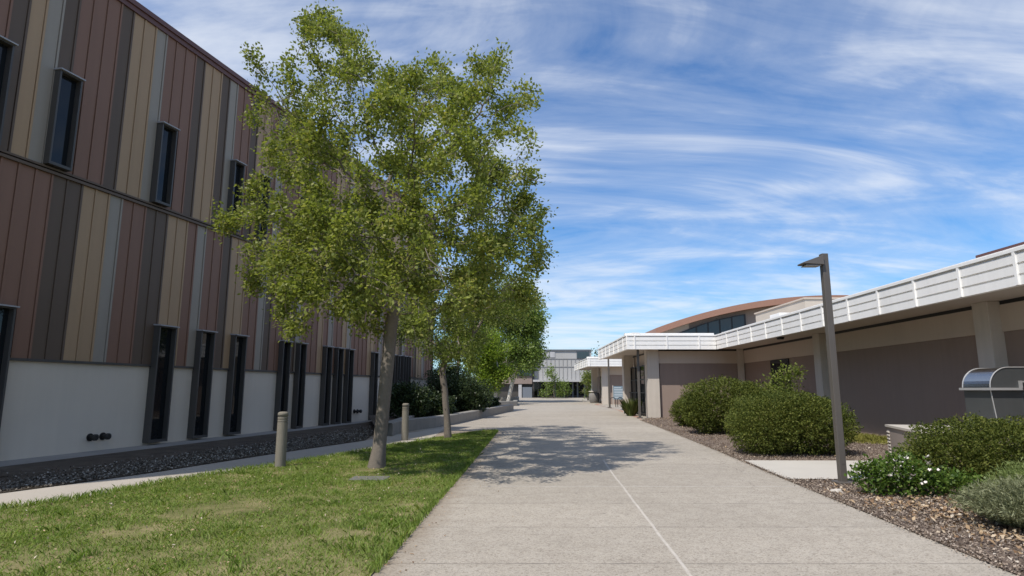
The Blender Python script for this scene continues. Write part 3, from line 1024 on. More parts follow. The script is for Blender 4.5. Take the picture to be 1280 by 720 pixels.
# ------------------------------------------------------------------ hall with curved roof
B4 = thing('curved_roof_hall', 'tall taupe hall with a shallow copper coloured curved roof', 'building', (30, 66, 0.4))
xa, Rr, zap = 33.0, 53.2, 11.1


def arc(x):
    return zap - Rr + math.sqrt(Rr * Rr - (x - xa) ** 2)


xs = np.linspace(14.4, 51.6, 40)
mb = MB()


def arcprism(mb, xs, ztop, zbot, y0, y1, mi=0):
    n0 = len(mb.v); k = len(xs)
    for y in (y0, y1):
        mb.v += [(x, y, ztop(x)) for x in xs] + [(x, y, zbot(x)) for x in xs]
    o = 2 * k
    for i in range(k - 1):
        for f in ((n0 + i, n0 + k + i, n0 + k + i + 1, n0 + i + 1), (n0 + o + i, n0 + o + i + 1, n0 + o + k + i + 1, n0 + o + k + i),
                  (n0 + i, n0 + i + 1, n0 + o + i + 1, n0 + o + i), (n0 + k + i, n0 + o + k + i, n0 + o + k + i + 1, n0 + k + i + 1)):
            mb.f.append(f); mb.m.append(mi)
    for i in (0, k - 1):
        mb.f.append((n0 + i, n0 + o + i, n0 + o + k + i, n0 + k + i)); mb.m.append(mi)


arcprism(mb, xs, arc, lambda x: arc(x) - 0.62, 61.0, 71.0)
mb.build('roof', M['copper'], B4)
xw = np.linspace(14.9, 51.1, 30)
mb = MB(); arcprism(mb, xw, lambda x: arc(x) - 0.63, lambda x: 0.0, 62.3, 70.5); mb.build('wall', M['gymwall'], B4)
mb = MB(); arcprism(mb, np.linspace(14.7, 18.0, 5), lambda x: arc(x) - 0.625, lambda x: 0.0, 62.0, 62.298); mb.build('wall_pier', M['gymlight'], B4)
wtop = lambda x: arc(x) - 0.95 - 0.062 * max(0, x - 15)
mb = MB(); arcprism(mb, np.linspace(16.2, 23.8, 8), lambda x: min(arc(x) - 1.0, 6.9 + 0.36 * (x - 15.6)), lambda x: 4.2, 61.9, 61.999)
wn = mb.build('window', M['black'], B4)
xb = [16.3, 17.2, 18.7, 19.9, 21.1, 22.35, 23.68]
mb = MB()
for a, b_ in zip(xb[:-1], xb[1:]):
    arcprism(mb, np.linspace(a + 0.08, b_ - 0.08, 3), lambda x: min(arc(x) - 1.1, 6.8 + 0.36 * (x - 15.6)), lambda x: 4.3, 61.87, 61.899)
mb.build('pane', M['skyglass'], wn)

# ------------------------------------------------------------------ far building
B5 = thing('far_grey_building', 'distant grey metal clad building closing the end of the walk', 'building', (6, 95, 0.6))
k = 0.1174
fx = lambda px: (px - 640) * k
fz = lambda py: HCAM + (488 - py) * k
mb = MB(); mb.box(fx(667), fx(740), 91, 104, fz(476.5), fz(438.5)); mb.build('wall', M['mesh'], B5)
mb = MB(); mb.box(fx(667) - .1, fx(740) + .1, 90.8, 104.1, fz(438.4), fz(437)); mb.build('coping', M['bluegrey'], B5)
mb = MB()
for a, b_, c, d_ in ((674, 687, 440, 447), (688, 694, 440, 447)):
    mb.box(fx(a), fx(b_), 90.9, 90.998, fz(d_), fz(c))
mb.build('wall_panel', M['meshlight'], B5)
mb = MB()
for i in range(14):
    a = 668 + i * 5.15
    mb.box(fx(a), fx(a) + 0.05, 90.93, 90.997, fz(475), fz(449.5))
for z in (449, 459):
    mb.box(fx(667.5), fx(739.5), 90.92, 90.998, fz(z), fz(z) + 0.08)
mb.build('panel_joints', M['joint'], B5)
mb = MB(); mb.box(fx(721.5), fx(737.5), 90.88, 90.996, fz(448.3), fz(439.8)); wn = mb.build('window', M['bluegrey'], B5)
mb = MB(); mb.box(fx(722), fx(737), 90.85, 90.878, fz(448), fz(440)); mb.build('pane', M['skyglass'], wn)
mb = MB(); mb.box(fx(666), fx(732), 89.2, 91.5, fz(477.5), fz(475)); mb.build('canopy', M['meshlight'], B5)
mb = MB(); mb.box(fx(667), fx(740), 92.2, 104, 0.3, fz(476.6)); mb.build('ground_floor_wall', M['frame'], B5)
mb = MB()
for px in (672, 683, 694, 705, 716, 722, 731):
    mb.box(fx(px), fx(px) + 0.22, 92.0, 92.19, 0.3, fz(477.6))
mb.build('mullions', M['bluegrey'], B5)
mb = MB(); mb.box(fx(668), fx(731), 92.1, 92.14, 0.9, fz(478)); mb.build('pane', M['glass'], B5)
mb = MB(); mb.box(fx(665), fx(667.5), 90.2, 90.79, 0.3, fz(440)); mb.build('pillar', M['frame'], B5)
t = thing('far_glazed_wing', 'distant dark glazed wing half hidden by the leaning tree', 'building', (1.5, 92, 0.6))
mb = MB(); mb.box(fx(600), fx(664.9), 90, 102, fz(480), fz(448)); mb.build('wall', M['browncl'], t)
mb = MB(); mb.box(fx(600), fx(664.9), 90.6, 102, 0.3, fz(480.1)); mb.build('ground_floor_wall', M['frame'], t)
mb = MB(); mb.box(fx(646), fx(664.8), 89.85, 89.998, fz(471), fz(454)); wn = mb.build('window', M['frame'], t)
mb = MB(); mb.box(fx(647), fx(664), 89.8, 89.848, fz(470), fz(456)); mb.build('pane', M['skyglass'], wn)
mb = MB(); mb.box(fx(653), fx(664.6), 89.6, 90.59, 0.3, fz(484)); mb.build('door', M['bluegrey'], t)
mb = MB(); mb.box(fx(648), fx(652), 89.7, 90.59, 0.3, fz(481)); mb.build('door_pillar', M['meshlight'], t)

# ------------------------------------------------------------------ planter walls
def low_wall(name, label, pts, th, h, bed=None):
    """low concrete planter wall along a ground polyline, thickness to the left of travel"""
    mb = MB()
    P = [np.array(p) for p in pts]
    n = len(P)
    nor = []
    for i in range(n):
        t = unit(P[min(i + 1, n - 1)] - P[max(i - 1, 0)])
        nor.append(np.array([-t[1], t[0]]))
    ring = []
    for p, q in zip(P, nor):
        z = zg(p[1])
        a, b_ = p, p + q * th
        c = 0.03
        ring.append([(*a, z - 0.1), (*a, z + h - c), (*(a + q * c), z + h), (*(b_ - q * c), z + h), (*b_, z + h - c), (*b_, z - 0.1)])
    for r in ring:
        mb.v += r
    for i in range(n - 1):
        for j in range(6):
            j2 = (j + 1) % 6
            mb.f.append((i * 6 + j, (i + 1) * 6 + j, (i + 1) * 6 + j2, i * 6 + j2)); mb.m.append(0)
    mb.f.append(tuple(range(6))); mb.m.append(0)
    mb.f.append(tuple(reversed(range((n - 1) * 6, n * 6)))); mb.m.append(0)
    o = mb.build(name, M['wallstone'])
    return tag(o, label, 'wall')


pw = [W(16.2, 1.9 + 1.0), G(477, 545.5), G(484, 543.8), G(516, 538.3), G(545, 534.5), G(568, 530.5), G(592, 525), G(615, 519.5), G(632, 515.6), G(642, 513.6)]
low_wall('planter_wall', 'long low concrete planter wall curving beside the walk, in front of dark shrubs', pw, 0.36, 0.44)
low_wall('planter_wall', 'short low concrete planter wall beyond the end of the long one', [G(596, 509), G(626, 508), G(646.5, 507.4), (-0.1 + 0.65, 58.5)], 0.4, 0.42)
low_wall('planter_wall', 'farthest low concrete planter wall, under the leaning pale tree', [(-4.5, 66), (0.6, 66.5), (0.8, 70)], 0.4, 0.5)
bed_poly = [tuple(np.array(q) + np.array([-0.3, 0.3])) for q in pw[1:]] + [(-1.2, 50), (-5, 52), (-6, 40), W(25.9, 0), W(25.9, 0.1), W(16.3, 0.6)]
sheet('planting_bed', bed_poly, 0.30, M['darksoil'])

# ------------------------------------------------------------------ furniture


def make_lamp(loc, label):
    x, y = loc; z = zg(y)
    t = thing('street_lamp', label, 'street lamp', (x, y, z), 'square lamp posts along the walk')
    mb = MB(); mb.box(x - 0.058, x + 0.058, y - 0.058, y + 0.058, z + 0.02, z + 4.06); mb.build('pole', M['pole'], t, bevel=0.008)
    mb = MB(); mb.box(x - 0.14, x + 0.14, y - 0.14, y + 0.14, z - 0.05, z + 0.06); mb.build('base_plate', M['pole'], t, bevel=0.01)
    mb = MB()
    x0, x1 = x - 0.43, x - 0.059
    mb.quadbox([(x0, y - 0.13, z + 3.86), (x1, y - 0.13, z + 3.84), (x1, y + 0.13, z + 3.84), (x0, y + 0.13, z + 3.86),
                (x0, y - 0.13, z + 3.885), (x1, y - 0.11, z + 4.02), (x1, y + 0.11, z + 4.02), (x0, y + 0.13, z + 3.885)])
    hd = mb.build('lamp_head', M['pole'], t, bevel=0.006)
    mb = MB(); mb.box(x0 + 0.05, x1 - 0.05, y - 0.10, y + 0.10, z + 3.826, z + 3.839); mb.build('lens', M['trim'], hd)
    mb = MB(); mb.box(x - 0.03, x + 0.03, y - 0.062, y - 0.059, z + 0.35, z + 0.52); mb.build('hand_hole_cover', M['pole'], t)
    return t


lx, ly = G(1054, 606)
lamp = make_lamp((lx, ly), 'tall square lamp post nearest the camera, in the bark bed beside the pale side path')
for (px, py, yy, lab) in ((800, 523, 0, 'square lamp post in front of the glazed entrance'), (762, 510, 0, 'square lamp post left of the blue sign board'), (740.5, 503, 0, 'distant square lamp post behind the round bin')):
    q = G(px, py)
    copy_tree(lamp, (*q, zg(q[1])), lab)


def make_bollard(loc, label):
    x, y = loc; z = zg(y)
    t = thing('bollard', label, 'bollard', (x, y, z), 'round timber bollards in the lawn')
    mb = MB()
    prof = [(0.108, z - 0.1), (0.110, z + 0.2), (0.107, z + 0.60), (0.106, z + 0.90)]
    for i in range(3):
        zz = z + 0.92 + i * 0.055
        prof += [(0.106, zz), (0.095, zz + 0.006), (0.095, zz + 0.016), (0.106, zz + 0.022)]
    mb.lathe(x, y, prof, 22)
    mb.build('post', M['post'], t, smooth=False)
    mb = MB(); z0 = z + 1.053
    mb.lathe(x, y, [(0.107, z0), (0.108, z0 + 0.05), (0.098, z0 + 0.075), (0.07, z0 + 0.090), (0.001, z0 + 0.094)], 22)
    mb.build('cap', M['post'], t, smooth=True)
    return t


bo = make_bollard(G(350, 584), 'round weathered timber bollard on the lawn edge, left of the big tree')
q = G(506, 550.5)
copy_tree(bo, (*q, zg(q[1])), 'round weathered timber bollard between the big tree and the sapling')

# valve lid and edging in the lawn
vx, vy = G(462, 599.5)
mb = MB(); mb.box(vx - 0.33, vx + 0.33, vy - 0.22, vy + 0.22, -0.03, 0.035)
tag(mb.build('valve_cover', M['lid'], bevel=0.01), 'flat grey valve cover set in the lawn below the big tree', 'cover')

# stainless roll-top cabinet behind the right shrub
t = thing('roll_top_cabinet', 'dark grey steel cabinet with curved roll top, against the mauve wall', 'cabinet', (11.0, 13.5, 0))
cx0, cx1, cy0, cy1 = 10.0, 13.0 - 1.35, 12.95, 13.75
mb = MB(); mb.box(10.02, 11.6, cy0 + 0.02, cy1, 0.0, 1.60); mb.build('body', M['darksteel'], t, bevel=0.01)
mb = MB()
prof = [(10.0, 1.66)] + [(10.0 + 0.42 * (1 - math.cos(a)), 1.66 + 0.42 * math.sin(a)) for a in np.linspace(0.05, math.pi / 2, 12)] + [(11.6, 2.08), (11.6, 1.66)]
n0 = len(mb.v); kk = len(prof)
mb.v += [(x, cy0 + 0.005, z) for x, z in prof] + [(x, cy1 - 0.01, z) for x, z in prof]
for i in range(kk):
    j = (i + 1) % kk
    mb.f.append((i, j, kk + j, kk + i)); mb.m.append(0)
mb.f.append(tuple(range(kk))); mb.m.append(1)
mb.f.append(tuple(reversed(range(kk, 2 * kk)))); mb.m.append(1)
hood = mb.build('hood', [M['steel'], M['darksteel']], t, smooth=False)
mb = MB()
for yy in (cy0 - 0.02, cy1 - 0.03):
    pts = [(x, yy + 0.02, z + 0.0) for x, z in prof[:-1]]
    mb.tube(pts, 0.013, 6)
mb.tube([(10.0, cy0, 1.62), (10.12, cy0 - 0.005, 0.3)], 0.011, 6)
mb.build('hood_trim', M['trim'], hood)
mb = MB(); mb.box(9.94, 10.62, cy0 - 0.07, cy1 + 0.03, 1.605, 1.655); mb.box(10.60, 10.64, cy0 - 0.06, cy0 - 0.001, 1.656, 1.80); mb.box(10.641, 11.6, cy0 - 0.055, cy0 - 0.001, 1.765, 1.795)
mb.build('ledge', M['trim'], t)
mb = MB(); mb.box(10.68, 11.55, cy0 - 0.012, cy0 + 0.018, 0.25, 1.55); dr_ = mb.build('door', M['steel'], t, bevel=0.004)
mb = MB(); mb.tube([(10.78, cy0 - 0.02, 0.8), (10.78, cy0 - 0.06, 0.82), (10.78, cy0 - 0.06, 1.1), (10.78, cy0 - 0.02, 1.12)], 0.012, 6); mb.build('handle', M['trim'], dr_)

# utility box
t = thing('utility_box', 'low taupe utility box with pale lid and louvred end', 'utility box', (9.3, 13.3, 0))
ua, ub = np.array([8.80, 14.7]), np.array([8.02, 12.3])
d_ = unit(ub - ua); n_ = np.array([-d_[1], d_[0]])
uc, ud = ub + n_ * 1.7, ua + n_ * 1.7
mb = MB(); mb.prism([tuple(ua), tuple(ub), tuple(uc), tuple(ud)], 0, 0.76); mb.build('casing', M['util'], t)
e = 0.03
ua2, ub2, uc2, ud2 = ua - n_ * e - d_ * e, ub - n_ * e + d_ * e, uc + n_ * e + d_ * e, ud + n_ * e - d_ * e
mb = MB(); mb.prism([tuple(ua2), tuple(ub2), tuple(uc2), tuple(ud2)], 0.762, 0.81); mb.build('lid', M['utiltop'], t)
mb = MB()
for i in range(8):
    z0 = 0.10 + i * 0.075
    a = ua + d_ * 0.06; b_ = ua + d_ * 0.22
    mb.quadbox([(*(a - n_ * 0.002), z0), (*(b_ - n_ * 0.002), z0), (*(b_ - n_ * 0.03), z0 + 0.01), (*(a - n_ * 0.03), z0 + 0.01),
                (*(a - n_ * 0.002), z0 + 0.05), (*(b_ - n_ * 0.002), z0 + 0.05), (*(b_ - n_ * 0.03), z0 + 0.03), (*(a - n_ * 0.03), z0 + 0.03)])
mb.build('louvre', M['utiltop'], t)

# round bin
bx, by = G(743, 503.6); z = zg(by)
t = thing('litter_bin', 'round pebbled concrete litter bin with a flat lid, before the far column', 'bin', (bx, by, z))
mb = MB(); mb.lathe(bx, by, [(0.40, z), (0.43, z + 0.03), (0.53, z + 0.45), (0.55, z + 0.75), (0.48, z + 0.98), (0.44, z + 1.0)], 28); mb.build('body', M['binag'], t, smooth=True)
mb = MB(); mb.lathe(bx, by, [(0.30, z + 1.002), (0.30, z + 1.10), (0.58, z + 1.11), (0.56, z + 1.16), (0.25, z + 1.22), (0.001, z + 1.23)], 28); mb.build('lid', M['utiltop'], t)

# blue sign board
t = thing('notice_board', 'blue grey notice board on two posts before the far mauve wall', 'sign', (9.6, 56, 0.3))
mb = MB(); mb.box(9.15, 10.15, 55.95, 56.02, 0.80, 1.98); bd = mb.build('board', M['signblue'], t)
mb = MB()
for i in range(7):
    mb.box(9.22, 9.22 + random.uniform(0.62, 0.86), 55.935, 55.949, 1.80 - i * 0.145, 1.86 - i * 0.145)
mb.build('lettering', M['signtext'], bd)
for xx in (9.08, 10.17):
    mb = MB(); mb.box(xx, xx + 0.06, 55.96, 56.03, 0.25, 2.05); mb.build('post', M['utiltop'], t)
# bicycle rack
t = thing('bicycle_rack', 'low dark hooped bicycle rack on the pink brick paving', 'bicycle rack', (8.6, 51, 0.28))
for i in range(3):
    x0 = 8.0 + i * 0.62; yy = 50.6 + 0.1 * i; zz = zg(yy)
    mb = MB(); mb.tube([(x0, yy, zz)] + [(x0 + 0.22 - 0.22 * math.cos(a), yy, zz + 0.55 + 0.22 * math.sin(a)) for a in np.linspace(0, math.pi, 9)] + [(x0 + 0.44, yy, zz)], 0.028, 8)
    mb.build('hoop', M['black'], t, smooth=True)
# short marker post
q = G(781, 517); mb = MB(); mb.lathe(q[0], q[1], [(0.05, zg(q[1])), (0.05, zg(q[1]) + 0.62), (0.03, zg(q[1]) + 0.66), (0.001, zg(q[1]) + 0.67)], 12)
tag(mb.build('marker_post', M['black'], smooth=False), 'short thin dark marker post on the brick paving', 'post')
# pale rock by the lamp
bm = bmesh.new(); bmesh.ops.create_icosphere(bm, subdivisions=3, radius=1)
qx, qy = G(1046, 617)
for v in bm.verts:
    v.co *= 1 + 0.3 * mnoise.noise(v.co * 1.7)
    v.co = Vector((qx + v.co.x * 0.10, qy + v.co.y * 0.08, 0.03 + v.co.z * 0.045))
me = bpy.data.meshes.new('rock'); bm.to_mesh(me); bm.free(); me.materials.append(M['utiltop'])
tag(link('rock', me), 'small pale rock at the foot of the nearest lamp post', 'rock')

# ------------------------------------------------------------------ trees


def colonize(attr, nodes, parents, step, infl, kill, iters=120):
    nodes = [np.array(n, float) for n in nodes]
    parents = list(parents)
    attr = np.array(attr)
    alive = np.ones(len(attr), bool)
    near = np.full(len(attr), -1); nd = np.full(len(attr), 1e9)
    start = 0
    for _ in range(iters):
        new = np.array(nodes[start:])
        if len(new):
            D = np.linalg.norm(attr[:, None, :] - new[None], axis=2)
            j = D.argmin(1); dm = D[np.arange(len(attr)), j]
            b = dm < nd
            nd[b] = dm[b]; near[b] = j[b] + start
        start = len(nodes)
        alive &= nd > kill
        act = alive & (nd < infl)
        if not act.any():
            break
        grow = {}
        for i in np.nonzero(act)[0]:
            grow.setdefault(near[i], []).append(i)
        added = 0
        for k_, ids in grow.items():
            d = unit(attr[ids] - nodes[k_]).mean(0) + rng.normal(size=3) * 0.12
            p = nodes[k_] + unit(d) * step
            nodes.append(p); parents.append(k_); added += 1
        if len(nodes) > 6000:
            break
    return np.array(nodes), np.array(parents)


def branch_mesh(name, nodes, par, rtip, expo, m, parent, rroot, min_r=0.0, flare=None):
    n = len(nodes)
    ch = [[] for _ in range(n)]
    for i in range(1, n):
        ch[par[i]].append(i)
    acc = np.zeros(n)
    order = list(range(n))
    for i in reversed(order):
        acc[i] = rtip ** expo if not ch[i] else sum(acc[c] for c in ch[i])
    r = acc ** (1 / expo)
    r *= 1.0
    s = rroot / r[0]
    r = np.where(r > rtip * 2, r * (s ** np.clip((r - rtip) / (r[0] - rtip), 0, 1)), r)
    if flare:
        for i in range(n):
            dz = nodes[i][2] - nodes[0][2]
            if dz < flare[0] and np.linalg.norm(nodes[i][:2] - nodes[0][:2]) < 0.6:
                r[i] *= 1 + flare[1] * (1 - dz / flare[0]) ** 2
    mb = MB()
    stack = [(0, None)]
    while stack:
        i, frm = stack.pop()
        chain = [i] if frm is None else [frm, i]
        rad = [r[i]] if frm is None else [min(r[frm], r[i] * 1.15), r[i]]
        j = i
        while ch[j]:
            c = sorted(ch[j], key=lambda q: -r[q])
            for o_ in c[1:]:
                stack.append((o_, j))
            j = c[0]
            chain.append(j); rad.append(r[j])
        if len(chain) > 1 and max(rad) >= min_r:
            sides = 12 if rad[0] > 0.08 else (7 if rad[0] > 0.03 else 4)
            mb.tube([nodes[q] for q in chain], rad, sides, cap=False)
    o = mb.build(name, m, parent, smooth=True)
    return o, r


def tree(name, label, group, base, trunk, attr, step, infl, kill, rroot, lm, bm_, leaf, per, spread, thin=0.03, flare=None, rtip=0.006, expo=2.3, up=0.6, clump=1.15):
    t = thing(name, label, 'tree', (base[0], base[1], zg(base[1])), group)
    par = [0] + list(range(len(trunk) - 1))
    nodes, par = colonize(attr, trunk, par, step, infl, kill)
    _, r = branch_mesh('trunk', nodes, par, rtip, expo, bm_, t, rroot, flare=flare)
    ids = np.nonzero(r < thin)[0]
    ids = ids[nodes[ids][:, 2] > nodes[:, 2].min() + 0.5]
    dirs = unit(nodes[ids] - nodes[par[ids]])
    ccen = nodes[ids].mean(0)
    outw = unit(nodes[ids] - ccen)
    cl_n = np.array([mnoise.noise(Vector(q) * clump) for q in nodes[ids]]) if clump else np.zeros(len(ids))
    kk = rng.poisson(per * rng.uniform(0.5, 1.5, len(ids)) * np.clip(0.88 + 4.6 * cl_n, 0.02, 2.7))
    rep = np.repeat(np.arange(len(ids)), kk)
    off = rng.normal(size=(len(rep), 3)) * spread
    pos = nodes[ids][rep] + off
    o_ = unit(outw[rep] * 0.6 + unit(off) * 0.7 + dirs[rep] * 0.4)
    v = leaf_verts(pos, o_, leaf[0], leaf[1], up)
    np_mesh('crown', v, 4, lm, t)
    return t


def blob_attr(blobs, y0, n, cx, rx, depth, seed=1, jitter=1.0):
    """attractors: photo-measured crown outline given real depth around the trunk"""
    g = np.random.default_rng(seed)
    ar = np.array([max(b[2] ** 2, 320) for b in blobs], float)
    pick = g.choice(len(blobs), n, p=ar / ar.sum())
    out = []
    for k_ in pick:
        bx_, by_, br = blobs[k_][:3]
        an = g.uniform(0, 2 * math.pi); rr = br * math.sqrt(g.random())
        px, py = bx_ + rr * math.cos(an), by_ + rr * math.sin(an)
        dm = depth * math.sqrt(max(0.05, 1 - min(1, abs(px - cx) / rx) ** 2))
        if len(blobs[k_]) > 3:
            dm *= blobs[k_][3]
        u = g.uniform(-1, 1)
        dy = dm * math.copysign(abs(u) ** 0.8, u)
        out.append(AT(px, py, y0 + dy))
    return np.array(out)


# the big oak
tx, ty = G(470, 585)
bl = [(393, 22, 22, .5), (385, 50, 20, .5), (312, 62, 9, .3), (330, 95, 22, .5), (345, 125, 28), (372, 120, 36), (425, 85, 36), (445, 55, 18, .5), (480, 120, 46), (485, 92, 20, .5), (535, 105, 38), (545, 82, 18, .5), (590, 88, 26, .5),
      (620, 66, 14, .3), (640, 125, 30, .6), (668, 128, 12, .3), (580, 150, 48), (632, 185, 45), (525, 175, 55), (430, 165, 60), (365, 175, 38), (318, 140, 12, .3),
      (470, 235, 78), (560, 235, 72), (625, 250, 58), (668, 240, 24, .6), (684, 262, 9, .3), (400, 250, 66), (340, 235, 24, .6), (355, 285, 42), (315, 300, 26, .7), (290, 268, 10, .3), (276, 284, 6, .3),
      (645, 310, 42), (672, 315, 18, .5), (585, 320, 60), (510, 320, 65), (440, 325, 65), (385, 335, 50), (335, 330, 30, .8), (316, 352, 12, .4), (372, 372, 34, .9), (362, 405, 12, .4), (430, 370, 32), (480, 362, 36), (535, 368, 34), (600, 362, 40), (650, 355, 24, .6)]
attr = blob_attr(bl, ty, 1120, 490, 225, 3.4, 4)
low = blob_attr([(430, 352, 50), (520, 355, 55), (580, 335, 55)], ty - 2.6, 50, 490, 200, 1.2, 9)
attr = np.concatenate([attr, low])
trunk = [np.array([tx, ty, zg(ty) - 0.1])]
for f_, (px, py) in ((0, (474, 560)), (0, (477, 530)), (0, (480, 500)), (0, (483, 470)), (0, (486, 440)), (0, (488, 415)), (0, (491, 392)), (0, (494, 365)), (0, (497, 335)), (0, (499, 305)), (0, (494, 275))):
    trunk.append(AT(px, py, ty + rng.normal() * 0.05))
tree('oak_tree', 'large spreading oak with grey trunk and yellow green leaves on the lawn', None, (tx, ty), trunk, attr, 0.24, 2.6, 0.30, 0.138, M['oak'], M['bark'],
     (0.084, 0.058), 60, 0.12, thin=0.019, flare=(0.7, 0.5), clump=1.5)

# the young tree behind it
sx_, sy_ = G(560, 547.5)
bl2 = [(600, 365, 40), (640, 375, 34), (655, 350, 22), (575, 400, 46), (540, 425, 28), (530, 405, 25), (505, 410, 26), (555, 370, 40), (560, 440, 16, .5), (585, 445, 14, .5)]
attr = blob_attr(bl2, sy_ + 0.5, 420, 585, 110, 2.6, 12)
tr2 = [np.array([sx_, sy_, zg(sy_) - 0.1])] + [AT(px, py, sy_) for px, py in ((559, 525), (557, 505), (556, 488), (554, 475), (553, 465), (556, 452), (566, 444), (578, 440), (590, 425))]
tree('young_oak_tree', 'young oak with forked thin trunk at the narrow end of the lawn', None, (sx_, sy_), tr2, attr, 0.26, 3.2, 0.34, 0.105, M['oak2'], M['bark'], (0.085, 0.056), 66, 0.17, thin=0.022, flare=(0.5, 0.3))


def px_tree(name, label, base_px, Y, trunk_px, blobs, natt, depth, rroot, lm, bm_, leaf, per, spread, step, seed, group=None, zb=None):
    cxm = sum(b[0] for b in blobs) / len(blobs)
    rxm = max(abs(b[0] - cxm) + b[2] for b in blobs)
    b0 = AT(base_px[0], base_px[1], Y)
    b0[2] = zg(Y) - 0.05 if zb is None else zb
    attr = blob_attr(blobs, Y, natt, cxm, rxm, depth, seed)
    tr = [b0] + [AT(px, py, Y) for px, py in trunk_px]
    return tree(name, label, group, (b0[0], b0[1]), tr, attr, step, step * 12, step * 1.3, rroot, lm, bm_, leaf, per, spread, thin=rroot * 0.35, rtip=0.012)


px_tree('leaning_tree', 'pale trunked leaning tree with light green leaves beyond the planter walls', (635, 497), 65, [(640, 480), (646, 462), (648, 445), (650, 425)],
        [(648, 420, 26), (665, 405, 15), (660, 385, 16), (640, 395, 30), (668, 430, 10), (632, 440, 24), (662, 448, 12), (650, 370, 14), (610, 400, 26)], 320, 3.2, 0.20, M['birch'], M['palebark'], (0.26, 0.17), 110, 0.5, 0.55, 21)
px_tree('leaning_tree', 'small bright green tree behind the long planter wall', (618, 499), 57, [(621, 480), (624, 464), (620, 450)],
        [(602, 448, 22), (622, 445, 18), (596, 468, 13), (612, 472, 16), (630, 465, 9), (592, 436, 14), (612, 430, 16)], 200, 2.0, 0.15, M['bright'], M['palebark'], (0.20, 0.14), 130, 0.34, 0.42, 22)
px_tree('broad_tree', 'broad green tree behind the young oak and the building end', (572, 496), 66, [(572, 470), (574, 440), (578, 415)],
        [(580, 400, 28), (560, 420, 22), (610, 400, 22), (575, 380, 24), (602, 378, 22), (580, 430, 18), (560, 445, 14)], 240, 2.6, 0.18, M['oak2'], M['bark'], (0.20, 0.13), 100, 0.36, 0.45, 23)
px_tree('small_tree', 'small light green tree in front of the far grey building', (693, 498), 86, [(692, 488), (693, 478), (692, 470)],
        [(690, 472, 7), (690, 482, 10), (697, 485, 9), (684, 488, 8), (705, 486, 8), (700, 492, 8), (684, 493, 7), (688, 463, 3)], 150, 1.2, 0.10, M['birch'], M['bark'], (0.20, 0.13), 30, 0.3, 0.4, 24)
px_tree('slender_tree', 'slender tree left of the round bin, before the far building', (735, 499), 74, [(735, 490), (734, 478), (735, 470)],
        [(735, 482, 8), (733, 470, 6), (740, 474, 6), (729, 489, 7), (738, 492, 8), (730, 496, 6), (737, 463, 5)], 140, 1.0, 0.09, M['oak2'], M['bark'], (0.18, 0.12), 30, 0.3, 0.38, 25)
for i, (px, py, r_, Y, lab) in enumerate(((754, 447, 10, 118, 'dark distant tree showing over the roof of the second low building'), (768, 447, 14, 124, 'dark distant tree showing just left of the long white roof edge'), (632, 452, 26, 120, 'distant tree behind the far glazed wing'))):
    px_tree('distant_tree', lab, (px, 485), Y, [(px, 470), (px, py + 6)], [(px, py, r_), (px - r_ * .8, py + 9, r_ * .8), (px + r_ * .8, py + 10, r_ * .8), (px, py + 20, r_)], 130, 2.8, 0.25, M['dark'] if i < 2 else M['oak2'], M['bark'], (0.42, 0.28), 26, 0.7, 0.9, 30 + i, 'distant trees behind the roofs')

# ------------------------------------------------------------------ shrubs


def shrub(name, label, base, lobes, nleaf, leaf, lm, group=None, cat='shrub', shell=0.28, rough=0.15, up=0.7, stems=6, z0=None, cut=0.02, pits=0.0):
    x, y = base; z = zg(y) if z0 is None else z0
    t = thing(name, label, cat, (x, y, z), group)
    vol = np.array([(l[3] * l[4] * l[5]) ** 0.67 for l in lobes])
    cnt = (nleaf * vol / vol.sum()).astype(int)
    P, O = [], []
    for l, c in zip(lobes, cnt):
        c0 = np.array([x + l[0], y + l[1], z + l[2]]); rad = np.array(l[3:6])
        d = unit(rng.normal(size=(c, 3)))
        nz = np.array([mnoise.noise(Vector(q * 2.3) + Vector((l[0] * 7, l[1] * 3, 1.3))) for q in d])
        nz2 = np.array([mnoise.noise(Vector(q * 6.5) + Vector((l[0], l[1] * 5, 4.3))) for q in d])
        rr = (1 + rough * nz + rough * 0.75 * nz2) * (1 - shell * rng.random(c) ** 1.7)
        if pits:
            nz3 = np.array([mnoise.noise(Vector(q * 5.2) + Vector((l[1] * 4, l[0] * 6, 8.1))) for q in d])
            rr *= 1 - pits * np.clip(-nz3 * 2.2 - 0.1, 0, 1)
            sh = rng.random(c) < 0.012
            rr[sh] *= rng.uniform(1.02, 1.10, sh.sum())
        p = c0 + d * rad * rr[:, None]
        P.append(p); O.append(unit(d / rad))
    P = np.concatenate(P); O = np.concatenate(O)
    kp = P[:, 2] > z + cut
    P, O = P[kp], O[kp]
    np_mesh('foliage', leaf_verts(P, unit(O + np.array([0, 0, 0.35])), leaf[0], leaf[1], up), 4, lm, t)
    if stems:
        for i in range(stems):
            mb = MB()
            l = lobes[i % len(lobes)]
            tip = np.array([x + l[0] + random.uniform(-.5, .5) * l[3], y + l[1] + random.uniform(-.5, .5) * l[4], z + l[2] + l[5] * 0.4])
            b0 = np.array([x + l[0] * 0.8 + random.uniform(-.08, .08), y + l[1] * 0.8 + random.uniform(-.08, .08), z - 0.05])
            mb.tube([b0, (b0 + tip) / 2 + rng.normal(size=3) * 0.05, tip], [0.03, 0.02, 0.008], 5)
            mb.build('stem', M['twig'], t)
    return t


hg = 'rounded shrubs in the bark bed'
